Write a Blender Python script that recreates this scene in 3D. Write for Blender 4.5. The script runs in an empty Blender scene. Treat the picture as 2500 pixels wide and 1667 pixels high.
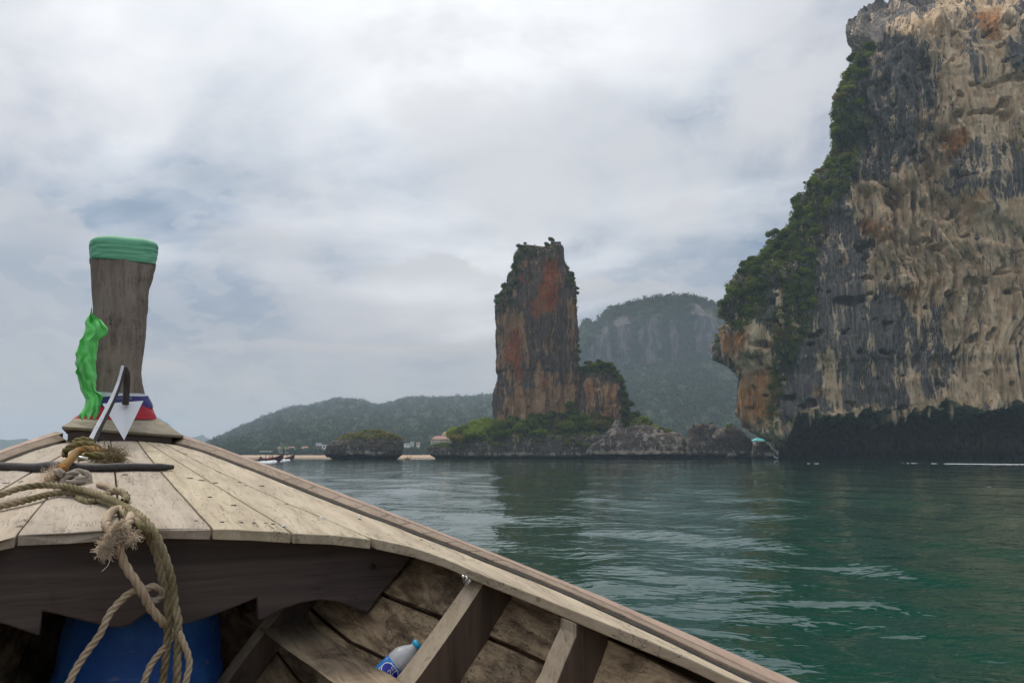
import bpy, bmesh, math, random
import numpy as np
from mathutils import Vector, Matrix
random.seed(7); RNG = np.random.default_rng(7)
R_ = math.radians
scn = bpy.context.scene
col = scn.collection

# ------------------------------------------------------------------ camera
EYE = 1.4
FPX = 1962.0                      # focal length in photo pixels (photo 2500 x 1667)
PITCH = math.atan(278.5 / FPX)
cam_d = bpy.data.cameras.new('camera'); cam = bpy.data.objects.new('camera', cam_d); col.objects.link(cam)
cam_d.sensor_width = 36.0; cam_d.lens = 36.0 * FPX / 2500.0
cam_d.clip_start = 0.02; cam_d.clip_end = 20000
cam.location = (0, 0, EYE); cam.rotation_euler = (math.pi / 2 + PITCH, 0, 0)
scn.camera = cam

# ------------------------------------------------------------------ render settings
scn.view_settings.view_transform = 'Standard'; scn.view_settings.look = 'None'
scn.view_settings.exposure = 0.55; scn.view_settings.gamma = 1.0
scn.view_settings.use_curve_mapping = False
cy = scn.cycles
cy.max_bounces = 6; cy.diffuse_bounces = 3; cy.glossy_bounces = 3; cy.transmission_bounces = 4
cy.volume_bounces = 2; cy.transparent_max_bounces = 6
cy.caustics_reflective = False; cy.caustics_refractive = False
cy.use_denoising = True

# ------------------------------------------------------------------ sun
SUN_EL, SUN_AZ = 56.0, -38.0      # azimuth clockwise from +Y
sd = bpy.data.lights.new('sun', 'SUN'); so = bpy.data.objects.new('sun', sd); col.objects.link(so)
sd.energy = 1.5; sd.angle = R_(22); sd.color = (1.0, 0.94, 0.85)
_sv = Vector((math.sin(R_(SUN_AZ)) * math.cos(R_(SUN_EL)), math.cos(R_(SUN_AZ)) * math.cos(R_(SUN_EL)), math.sin(R_(SUN_EL))))
so.rotation_euler = _sv.to_track_quat('Z', 'Y').to_euler()
so.location = (0, 0, 300)

# ------------------------------------------------------------------ node helper
class NT:
    def __init__(s, tree): s.t = tree; s.n = tree.nodes; s.l = tree.links
    def add(s, typ, **kw):
        n = s.n.new(typ)
        for k, v in kw.items(): setattr(n, k, v)
        return n
    def put(s, sock, v):
        if isinstance(v, bpy.types.NodeSocket): s.l.new(v, sock)
        elif v is not None:
            if isinstance(v, (tuple, list)) and len(v) == 3 and sock.type == 'RGBA': v = (*v, 1)
            sock.default_value = v
    def m(s, op, a, b=None, c=None, clamp=False):
        n = s.add('ShaderNodeMath', operation=op, use_clamp=clamp)
        for i, v in enumerate((a, b, c)):
            if v is not None: s.put(n.inputs[i], v)
        return n.outputs[0]
    def v(s, op, a, b=None, sc=None):
        n = s.add('ShaderNodeVectorMath', operation=op)
        s.put(n.inputs[0], a)
        if b is not None: s.put(n.inputs[1], b)
        if sc is not None: s.put(n.inputs['Scale'], sc)
        return n.outputs['Value'] if op in ('DOT_PRODUCT', 'LENGTH', 'DISTANCE') else n.outputs['Vector']
    def mix(s, f, a, b, blend='MIX'):
        n = s.add('ShaderNodeMix', data_type='RGBA', blend_type=blend, clamp_factor=True)
        s.put(n.inputs[0], f); s.put(n.inputs[6], a); s.put(n.inputs[7], b)
        return n.outputs[2]
    def noise(s, vec, scale, detail=5, rough=0.55, dist=0.0):
        n = s.add('ShaderNodeTexNoise'); s.put(n.inputs['Vector'], vec)
        n.inputs['Scale'].default_value = scale; n.inputs['Detail'].default_value = detail
        n.inputs['Roughness'].default_value = rough; n.inputs['Distortion'].default_value = dist
        return n.outputs['Fac']
    def vor(s, vec, scale, feat='F1', out='Distance'):
        n = s.add('ShaderNodeTexVoronoi', feature=feat); s.put(n.inputs['Vector'], vec)
        n.inputs['Scale'].default_value = scale
        return n.outputs[out]
    def ramp(s, f, pts, interp='LINEAR'):
        n = s.add('ShaderNodeValToRGB'); s.put(n.inputs[0], f); e = n.color_ramp; e.interpolation = interp
        while len(e.elements) < len(pts): e.elements.new(0.5)
        for el, (p, c) in zip(e.elements, pts):
            el.position = p; el.color = (c, c, c, 1) if isinstance(c, (int, float)) else (*c, 1)
        return n.outputs[0]
    def ss(s, x, a, b):
        n = s.add('ShaderNodeMapRange', interpolation_type='SMOOTHSTEP')
        s.put(n.inputs[0], x); n.inputs[1].default_value = a; n.inputs[2].default_value = b
        n.inputs[3].default_value = 0; n.inputs[4].default_value = 1
        return n.outputs[0]
    def scale(s, vec, xyz): return s.v('MULTIPLY', vec, xyz)
    def bump(s, h, strength, dist, normal=None):
        n = s.add('ShaderNodeBump'); n.inputs['Strength'].default_value = strength
        n.inputs['Distance'].default_value = dist; s.put(n.inputs['Height'], h)
        if normal is not None: s.put(n.inputs['Normal'], normal)
        return n.outputs[0]

# ------------------------------------------------------------------ world: overcast sky with cloud sheets
world = bpy.data.worlds.new('World'); scn.world = world; world.use_nodes = True
wt = NT(world.node_tree); wt.n.clear()
sky = wt.add('ShaderNodeTexSky', sky_type='NISHITA'); sky.sun_disc = False
sky.sun_elevation = R_(SUN_EL); sky.sun_rotation = R_(SUN_AZ)
sky.air_density = 1.2; sky.dust_density = 2.0
D = wt.v('NORMALIZE', wt.add('ShaderNodeTexCoord').outputs['Generated'])
sx = wt.add('ShaderNodeSeparateXYZ'); wt.put(sx.inputs[0], D)
zz = wt.m('MAXIMUM', sx.outputs[2], 0.0)
inv = wt.m('DIVIDE', 1.0, wt.m('ADD', zz, 0.22))
cmb = wt.add('ShaderNodeCombineXYZ')
wt.put(cmb.inputs[0], wt.m('MULTIPLY', sx.outputs[0], inv)); wt.put(cmb.inputs[1], wt.m('MULTIPLY', sx.outputs[1], inv))
uv = cmb.outputs[0]
uvr = wt.add('ShaderNodeVectorRotate'); uvr.rotation_type = 'Z_AXIS'
wt.put(uvr.inputs['Vector'], uv); uvr.inputs['Angle'].default_value = R_(24); uvs = uvr.outputs[0]
n1 = wt.noise(wt.v('ADD', wt.scale(uvs, (1.0, 1.5, 1)), (3.1, 1.7, 0.3)), 1.05, 7, 0.5, 0.35)
n2 = wt.noise(wt.v('ADD', uvs, (7.3, 2.2, 4.0)), 3.6, 6, 0.55, 0.4)
n3 = wt.noise(wt.v('ADD', wt.scale(D, (1, 1, 1.75)), (1.3, 5.2, 2.0)), 2.8, 8, 0.55, 0.35)
cl = wt.m('ADD', wt.m('MULTIPLY', n1, 0.24), wt.m('ADD', wt.m('MULTIPLY', n2, 0.10), wt.m('MULTIPLY', n3, 0.66)))
clouds = wt.ramp(cl, [(0.455, (1.55, 2.1, 2.95)), (0.492, (2.0, 2.5, 3.3)), (0.525, (2.7, 3.0, 3.6)), (0.57, (3.8, 3.9, 4.25))])
n4 = wt.noise(wt.v('ADD', wt.scale(D, (1, 1, 1.9)), (4.1, 0.7, 8.0)), 3.4, 10, 0.58, 0.15)
lo4 = wt.noise(wt.v('ADD', wt.scale(D, (1, 1, 1.9)), (4.1, 0.7, 8.045)), 3.4, 10, 0.58, 0.15)
clouds = wt.mix(wt.m('MULTIPLY', wt.ss(n4, 0.50, 0.56), 0.36), clouds, (4.0, 4.1, 4.35))
clouds = wt.mix(wt.m('MULTIPLY', wt.ss(wt.m('SUBTRACT', lo4, n4), 0.004, 0.03), 0.28), clouds, (4.3, 4.35, 4.5))
# thin bright break in the cloud deck where the sun stands behind it
def dirpx(px, py):
    u = (px - 1250) / FPX; v = (833.5 - py) / FPX; c, s = math.cos(PITCH), math.sin(PITCH)
    return Vector((u, c - v * s, s + v * c)).normalized()
bd = dirpx(1080, 40)
br = wt.v('DISTANCE', wt.v('ADD', wt.scale(D, (1, 1, 1.5)), wt.v('SCALE', wt.v('SUBTRACT', wt.add('ShaderNodeTexNoise').outputs['Color'], (0.5, 0.5, 0.5)), sc=0.0)), (bd.x, bd.y, bd.z * 1.5))
brm = wt.ss(wt.m('ADD', br, wt.m('MULTIPLY', wt.m('SUBTRACT', n1, 0.5), -1.1)), 0.56, 0.10)
clouds = wt.mix(wt.m('MULTIPLY', brm, 0.95), clouds, (7.3, 7.35, 7.4))
for (bx, by, rad_, am_) in [(1400, 280, .24, .65), (1620, 470, .17, .5)]:
    b2 = dirpx(bx, by); dd = wt.v('DISTANCE', wt.scale(D, (1, 1, 1.6)), (b2.x, b2.y, b2.z * 1.6))
    mm = wt.ss(wt.m('ADD', dd, wt.m('MULTIPLY', wt.m('SUBTRACT', n3, 0.5), -1.2)), rad_, rad_ * .25)
    clouds = wt.mix(wt.m('MULTIPLY', mm, am_), clouds, (4.9, 4.95, 5.1))
# heaped cumulus near the horizon: each a soft dome with a ragged lit rim
def puff(colr, px, py, rx, ry, bright, amt):
    d = dirpx(px, py)
    right = Vector((d.y, -d.x, 0)).normalized(); up = right.cross(d).normalized()
    a = wt.m('DIVIDE', wt.v('DOT_PRODUCT', wt.v('SUBTRACT', D, tuple(d)), tuple(right)), rx / FPX)
    b = wt.m('DIVIDE', wt.v('DOT_PRODUCT', wt.v('SUBTRACT', D, tuple(d)), tuple(up)), ry / FPX)
    rr = wt.m('SQRT', wt.m('ADD', wt.m('MULTIPLY', a, a), wt.m('MULTIPLY', b, b)))
    nn = wt.noise(wt.scale(D, (1, 1, 1.2)), 16, 6, 0.55, 0.2)
    rr = wt.m('ADD', rr, wt.m('ADD', wt.m('MULTIPLY', wt.m('SUBTRACT', nn, 0.5), 1.7), wt.m('MULTIPLY', wt.m('SUBTRACT', n3, 0.5), 1.2)))
    edge = wt.ss(rr, 1.0, 0.74)
    low = wt.ss(b, -0.6, 0.55)
    return wt.mix(wt.m('MULTIPLY', wt.m('MULTIPLY', edge, low), amt), colr, tuple(.88 * q for q in bright))
for a in [(1060, 690, 170, 80, (4.9, 4.9, 5.0), 0.75), (60, 590, 160, 105, (5.0, 4.9, 5.0), 0.6), (640, 620, 150, 90, (4.9, 4.9, 5.0), 0.55),
          (1690, 560, 110, 90, (5.3, 5.3, 5.4), 0.55), (900, 860, 420, 26, (5.0, 4.7, 4.6), 0.45), (395, 920, 90, 40, (5.0, 4.7, 4.6), 0.5), (1500, 730, 220, 55, (5.2, 5.0, 4.9), 0.55)]:
    clouds = puff(clouds, *a)
# pale band towards the horizon, lighter deck overhead
hz = wt.ss(zz, 0.26, 0.015)
clouds = wt.mix(wt.m('MULTIPLY', hz, 0.7), clouds, (3.95, 3.65, 3.6))
zen = wt.ss(zz, 0.35, 0.95)
clouds = wt.mix(wt.m('MULTIPLY', zen, 0.75), clouds, (9.5, 9.6, 9.8))
skyc = wt.mix(0.93, sky.outputs[0], clouds)
bg = wt.add('ShaderNodeBackground'); bg.inputs['Strength'].default_value = 0.1
wt.put(bg.inputs['Color'], skyc)
wo = wt.add('ShaderNodeOutputWorld'); wt.l.new(bg.outputs[0], wo.inputs['Surface'])

# ------------------------------------------------------------------ tagging and mesh helpers
def tag(o, label=None, cat=None, group=None, kind=None):
    if label: o['label'] = label
    if cat: o['category'] = cat
    if group: o['group'] = group
    if kind: o['kind'] = kind
    return o
def empty(name, loc=(0, 0, 0), rz=0.0, parent=None):
    o = bpy.data.objects.new(name, None); col.objects.link(o); o.location = loc; o.rotation_euler = (0, 0, rz)
    o.empty_display_size = 0.2
    if parent: o.parent = parent
    return o
def mk(name, V, F, mat, parent=None, smooth=False, attrs=None, tint=None, bevel=0.0, keep=False):
    """one mesh object; top-level meshes get their origin at their base"""
    V = np.asarray(V, dtype=np.float32).reshape(-1, 3)
    loc = (0, 0, 0)
    if parent is None and not keep:
        mn, mx = V.min(0), V.max(0); loc = (float(mn[0] + mx[0]) / 2, float(mn[1] + mx[1]) / 2, float(mn[2]))
        V = V - np.array(loc, dtype=np.float32)
    me = bpy.data.meshes.new(name)
    if isinstance(F, np.ndarray):
        k = F.shape[1]; n = len(F)
        me.vertices.add(len(V)); me.vertices.foreach_set('co', V.ravel())
        me.loops.add(n * k); me.loops.foreach_set('vertex_index', F.astype(np.int32).ravel())
        me.polygons.add(n); me.polygons.foreach_set('loop_start', np.arange(0, n * k, k, dtype=np.int32))
        try: me.polygons.foreach_set('loop_total', np.full(n, k, dtype=np.int32))
        except Exception: pass
        me.update(calc_edges=True)
    else:
        me.from_pydata([tuple(map(float, v)) for v in V], [], [tuple(int(i) for i in f) for f in F]); me.update()
    if smooth: me.polygons.foreach_set('use_smooth', np.ones(len(me.polygons), dtype=bool))
    if attrs:
        if 'mask' in attrs: attrs = {'mask': attrs['mask'][:, :3], 'tide_shade': np.repeat(attrs['mask'][:, 3:4], 3, 1)}
        for an, arr in attrs.items():
            ca = me.color_attributes.new(an, 'FLOAT_COLOR', 'POINT')
            c4 = np.ones((len(V), 4), dtype=np.float32); c4[:, :arr.shape[1]] = arr
            ca.data.foreach_set('color', c4.ravel())
    if mat: me.materials.append(mat)
    o = bpy.data.objects.new(name, me); col.objects.link(o); o.location = loc
    if parent: o.parent = parent
    if tint is not None: o.color = (*tint, 1)
    if bevel > 0:
        b = o.modifiers.new('bevel', 'BEVEL'); b.width = bevel; b.segments = 2; b.limit_method = 'ANGLE'; b.angle_limit = R_(35)
    return o
def gridF(n, m, cu=False, cv=False):
    i = np.arange(n if cu else n - 1)[:, None]; j = np.arange(m if cv else m - 1)[None, :]
    i2 = (i + 1) % n; j2 = (j + 1) % m
    return np.stack(np.broadcast_arrays(i * m + j, i * m + j2, i2 * m + j2, i2 * m + j), -1).reshape(-1, 4)
def loft(name, S, mat, parent=None, caps=True, **kw):
    """closed cross-sections S[n][k] skinned along n, ends capped"""
    S = np.asarray(S, dtype=float); n, k, _ = S.shape
    F = [tuple(f) for f in gridF(n, k, False, True)]
    if caps: F.append(tuple(range(k))[::-1]); F.append(tuple((n - 1) * k + i for i in range(k)))
    o = mk(name, S.reshape(-1, 3), F, mat, parent, **kw)
    bm = bmesh.new(); bm.from_mesh(o.data); bmesh.ops.recalc_face_normals(bm, faces=bm.faces); bm.to_mesh(o.data); bm.free()
    return o
def tubeVF(path, rad, sides=8, closed=False):
    P = np.asarray(path, float); n = len(P)
    rad = np.broadcast_to(np.asarray(rad, float), (n,))
    T = np.gradient(P, axis=0); T /= np.linalg.norm(T, axis=1)[:, None] + 1e-12
    N = np.zeros_like(P); v = np.array([0, 0, 1.0]) if abs(T[0][2]) < .9 else np.array([1.0, 0, 0])
    for i in range(n):
        v = v - T[i] * v.dot(T[i]); v /= np.linalg.norm(v) + 1e-12; N[i] = v
    Bn = np.cross(T, N); a = np.linspace(0, 2 * np.pi, sides, endpoint=False)
    V = P[:, None] + rad[:, None, None] * (np.cos(a)[None, :, None] * N[:, None] + np.sin(a)[None, :, None] * Bn[:, None])
    return V.reshape(-1, 3), gridF(n, sides, False, True), (N, Bn)
def merge(parts):
    Vs, Fs, o = [], [], 0
    for V, F in parts: Vs.append(np.asarray(V, float)); Fs.append(np.asarray(F) + o); o += len(V)
    return np.concatenate(Vs), np.concatenate(Fs)
def boxVF(x0, x1, y0, y1, z0, z1):
    V = np.array([(x, y, z) for x in (x0, x1) for y in (y0, y1) for z in (z0, z1)], float)
    F = np.array([(0, 1, 3, 2), (4, 6, 7, 5), (0, 4, 5, 1), (2, 3, 7, 6), (0, 2, 6, 4), (1, 5, 7, 3)])
    return V, F
def smooth_path(pts, n):
    P = np.asarray(pts, float)
    Pe = np.vstack([2 * P[0] - P[1], P, 2 * P[-1] - P[-2]])
    seg = np.linalg.norm(np.diff(P, axis=0), axis=1); s = np.concatenate([[0], np.cumsum(seg)])
    q = np.linspace(0, s[-1] * (1 - 1e-9), n); i = np.clip(np.searchsorted(s, q, 'right') - 1, 0, len(P) - 2)
    t = ((q - s[i]) / (seg[i] + 1e-12))[:, None]
    p0, p1, p2, p3 = Pe[i], Pe[i + 1], Pe[i + 2], Pe[i + 3]
    return .5 * ((2 * p1) + (-p0 + p2) * t + (2 * p0 - 5 * p1 + 4 * p2 - p3) * t ** 2 + (-p0 + 3 * p1 - 3 * p2 + p3) * t ** 3)

# numpy noise --------------------------------------------------------------
def _h(ix, iy, iz, s):
    with np.errstate(over='ignore'):
        h = (ix.astype(np.uint32) * np.uint32(374761393) + iy.astype(np.uint32) * np.uint32(668265263)
             + iz.astype(np.uint32) * np.uint32(2147483647) + np.uint32(s * 974711 + 12345))
        h = (h ^ (h >> np.uint32(13))) * np.uint32(1274126177); h = h ^ (h >> np.uint32(16))
        h = h * np.uint32(2246822519); h = h ^ (h >> np.uint32(15))
    return h.astype(np.float64) / 4294967295.0
def vn(P, s=0):
    I = np.floor(P).astype(np.int64); f = P - I; f = f * f * f * (f * (f * 6 - 15) + 10)
    ix, iy, iz = I[..., 0], I[..., 1], I[..., 2]; fx, fy, fz = f[..., 0], f[..., 1], f[..., 2]
    def L(a, b, t): return a + (b - a) * t
    x00 = L(_h(ix, iy, iz, s), _h(ix + 1, iy, iz, s), fx); x10 = L(_h(ix, iy + 1, iz, s), _h(ix + 1, iy + 1, iz, s), fx)
    x01 = L(_h(ix, iy, iz + 1, s), _h(ix + 1, iy, iz + 1, s), fx); x11 = L(_h(ix, iy + 1, iz + 1, s), _h(ix + 1, iy + 1, iz + 1, s), fx)
    return L(L(x00, x10, fy), L(x01, x11, fy), fz) * 2 - 1
def fbm(P, o=4, s=0, g=.5):
    P = np.asarray(P, float); r = 0; a = 1.0; t = 0
    for k in range(o): r = r + a * vn(P * (2.03 ** k) + k * 17.3, s + k); t += a; a *= g
    return r / t
def cellF1(P2, s=0):
    I = np.floor(P2).astype(np.int64); best = np.full(P2.shape[:-1], 9.0); cid = np.zeros(P2.shape[:-1])
    z = np.zeros_like(I[..., 0])
    for dx in (-1, 0, 1):
        for dy in (-1, 0, 1):
            jx, jy = I[..., 0] + dx, I[..., 1] + dy
            qx = jx + _h(jx, jy, z, s); qy = jy + _h(jx, jy, z, s + 5)
            d = np.hypot(P2[..., 0] - qx, P2[..., 1] - qy); m = d < best
            best = np.where(m, d, best); cid = np.where(m, _h(jx, jy, z, s + 9), cid)
    return best, cid
def sst(x, a, b):
    t = np.clip((x - a) / (b - a), 0, 1); return t * t * (3 - 2 * t)

# photo pixel <-> world ------------------------------------------------------
_c, _s = math.cos(PITCH), math.sin(PITCH)
def ray(px, py):
    u = (np.asarray(px, float) - 1250) / FPX; v = (833.5 - np.asarray(py, float)) / FPX
    return np.stack(np.broadcast_arrays(u, _c - v * _s, _s + v * _c), -1)
def PW(px, py, Y):
    d = ray(px, py); return np.array([0, 0, EYE]) + d / d[..., 1:2] * np.asarray(Y, float)[..., None]
def toPx(P):
    x, y, z = P[..., 0], P[..., 1], P[..., 2] - EYE
    w = y * _c + z * _s; v = -y * _s + z * _c
    return 1250 + FPX * x / w, 833.5 - FPX * v / w
def zPx(py, Y): return PW(1250, py, Y)[..., 2]
# region masks given as outlines, softened and sampled with a warp -----------
class Region:
    def __init__(s, polys, blur=3, x0=1000, x1=2700, y0=-500, y1=1200, st=5):
        s.x0, s.y0, s.st = x0, y0, st
        gx, gy = np.meshgrid(np.arange(x0, x1, st), np.arange(y0, y1, st)); M = np.zeros(gx.shape)
        for p in polys:
            ins = np.zeros(gx.shape, bool); n = len(p)
            for i in range(n):
                (xa, ya), (xb, yb) = p[i], p[(i + 1) % n]
                if ya == yb: continue
                c = ((ya > gy) != (yb > gy)) & (gx < (xb - xa) * (gy - ya) / (yb - ya) + xa); ins ^= c
            M = np.maximum(M, ins)
        for _ in range(blur):
            Q = np.pad(M, 1, mode='edge'); M = (Q[:-2, 1:-1] + Q[2:, 1:-1] + Q[1:-1, :-2] + Q[1:-1, 2:] + 2 * Q[1:-1, 1:-1]) / 6
        s.M = M
    def __call__(s, px, py):
        x = np.clip((px - s.x0) / s.st, 0, s.M.shape[1] - 1.01); y = np.clip((py - s.y0) / s.st, 0, s.M.shape[0] - 1.01)
        i, j = x.astype(int), y.astype(int); fx, fy = x - i, y - j; M = s.M
        return (M[j, i] * (1 - fx) + M[j, i + 1] * fx) * (1 - fy) + (M[j + 1, i] * (1 - fx) + M[j + 1, i + 1] * fx) * fy
# ================================================================== materials
def mat_new(name):
    m = bpy.data.materials.new(name); m.use_nodes = True; t = NT(m.node_tree)
    p = t.n['Principled BSDF']; return m, t, p
def plain(name, c, rough=0.6, metal=0.0, nscale=30, nam=0.15, bump=0.0):
    m, t, p = mat_new(name); co = t.add('ShaderNodeTexCoord').outputs['Object']
    n = t.noise(co, nscale, 4)
    t.put(p.inputs['Base Color'], t.mix(n, tuple(x * (1 - nam) for x in c), tuple(min(1, x * (1 + nam)) for x in c)))
    p.inputs['Roughness'].default_value = rough; p.inputs['Metallic'].default_value = metal
    if bump: t.put(p.inputs['Normal'], t.bump(n, 0.5, bump))
    return m

def wood(name, dark, mid, light, axis=1, wear=0.5, stain=0.5, rough=0.8, gs=1.0, bumpd=0.0012, moss=0.0, spots=0.0):
    """weathered timber: grain runs along the local axis; streaks, blotches, checks"""
    m, t, p = mat_new(name); co = t.add('ShaderNodeTexCoord').outputs['Object']
    oi = t.add('ShaderNodeObjectInfo'); rnd = t.v('SCALE', (13.7, 7.1, 3.3), sc=oi.outputs['Random'])
    co = t.v('ADD', co, rnd)
    warp = t.add('ShaderNodeTexNoise'); t.put(warp.inputs['Vector'], co); warp.inputs['Scale'].default_value = 3.0
    cw = t.v('ADD', co, t.v('SCALE', t.v('SUBTRACT', warp.outputs['Color'], (0.5, 0.5, 0.5)), sc=0.03))
    st = [22.0, 22.0, 22.0]; st[axis] = 1.1
    g1 = t.noise(t.scale(cw, tuple(x * gs for x in st)), 1.0, 8, 0.62, 0.4)
    st2 = [150.0, 150.0, 150.0]; st2[axis] = 3.0
    g2 = t.noise(t.scale(cw, tuple(x * gs for x in st2)), 1.0, 4, 0.6, 0.2)
    bl = t.noise(co, 5.5, 6, 0.6, 0.8)
    st3 = [60.0, 60.0, 60.0]; st3[axis] = 1.6
    ck = t.noise(t.scale(cw, tuple(x * gs for x in st3)), 1.0, 3, 0.5, 0.6)
    base = t.mix(t.ss(g1, 0.32, 0.68), mid, light)
    base = t.mix(t.m('MULTIPLY', t.ss(g2, 0.5, 0.72), 0.35), base, dark)
    base = t.mix(t.m('MULTIPLY', t.ss(bl, 0.62 - 0.16 * stain, 0.74), stain), base, dark)
    crack = t.ss(t.m('ABSOLUTE', t.m('SUBTRACT', ck, 0.5)), 0.012, 0.0)
    crack = t.m('MULTIPLY', crack, t.ss(bl, 0.42, 0.6))
    base = t.mix(t.m('MULTIPLY', crack, wear), base, tuple(x * 0.25 for x in dark))
    if spots:
        vd = t.vor(t.v('ADD', co, t.v('SCALE', t.v('SUBTRACT', warp.outputs['Color'], (.5, .5, .5)), sc=.02)), 16.0)
        base = t.mix(t.m('MULTIPLY', t.ss(vd, 0.13, 0.05), spots), base, tuple(x * 0.6 for x in dark))
    if moss:
        ms = t.noise(co, 18, 5, 0.6)
        base = t.mix(t.m('MULTIPLY', t.ss(ms, 0.5, 0.62), moss), base, (0.16, 0.15, 0.04))
    base = t.mix(1.0, base, oi.outputs['Color'], 'MULTIPLY')
    t.put(p.inputs['Base Color'], base)
    p.inputs['Roughness'].default_value = rough
    p.inputs['Specular IOR Level'].default_value = 0.3
    h = t.m('ADD', t.m('MULTIPLY', g1, 0.6), t.m('ADD', t.m('MULTIPLY', g2, 0.5), t.m('MULTIPLY', crack, -1.2)))
    t.put(p.inputs['Normal'], t.bump(h, 0.8, bumpd))
    return m
M = {}
M['deck'] = wood('deck_timber', (0.16, 0.125, 0.095), (0.36, 0.30, 0.225), (0.50, 0.43, 0.33), 1, wear=.9, stain=.35, spots=.55)
M['rail'] = wood('gunwale_timber', (0.09, 0.065, 0.05), (0.22, 0.165, 0.12), (0.30, 0.23, 0.17), 1, wear=.7, stain=.3, gs=1.3)
M['railtop'] = wood('gunwale_top_timber', (0.2, 0.13, 0.1), (0.38, 0.28, 0.22), (0.47, 0.36, 0.285), 1, wear=.5, stain=.2, gs=1.3)
M['board'] = wood('dark_board_timber', (0.022, 0.015, 0.013), (0.058, 0.042, 0.036), (0.11, 0.082, 0.07), 0, wear=.4, stain=.4, rough=.6, bumpd=.0006, gs=.7)
M['post'] = wood('stem_post_timber', (0.055, 0.042, 0.033), (0.165, 0.125, 0.10), (0.28, 0.22, 0.18), 2, wear=.9, stain=.55, gs=1.2, bumpd=.002)
M['collar'] = wood('collar_timber', (0.1, 0.085, 0.06), (0.23, 0.20, 0.145), (0.33, 0.28, 0.21), 0, wear=.6, stain=.3, moss=.35)
M['hull'] = wood('hull_timber', (0.022, 0.014, 0.010), (0.15, 0.095, 0.055), (0.55, 0.41, 0.25), 1, wear=.9, stain=.85, rough=.65, gs=1.6, bumpd=.002)
M['rib'] = wood('rib_timber', (0.025, 0.017, 0.013), (0.065, 0.044, 0.032), (0.12, 0.082, 0.058), 2, wear=.5, stain=.5, rough=.55, bumpd=.001)
M['ribface'] = wood('rib_worn_face', (0.12, 0.085, 0.055), (0.30, 0.235, 0.165), (0.42, 0.34, 0.25), 2, wear=.6, stain=.45)
M['string'] = wood('stringer_timber', (0.04, 0.028, 0.02), (0.20, 0.145, 0.095), (0.40, 0.31, 0.21), 1, wear=.6, stain=.9)
M['caulk'] = plain('tar_caulking', (0.035, 0.033, 0.03), 0.9, nscale=200, nam=.9, bump=.004)
M['shell'] = wood('hull_outside', (0.05, 0.03, 0.02), (0.16, 0.09, 0.05), (0.22, 0.13, 0.08), 1)
M['nail'] = plain('rusted_nail', (0.05, 0.035, 0.028), 0.8)
M['steel'] = plain('bright_steel', (0.6, 0.59, 0.57), 0.3, 0.9)

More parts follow.
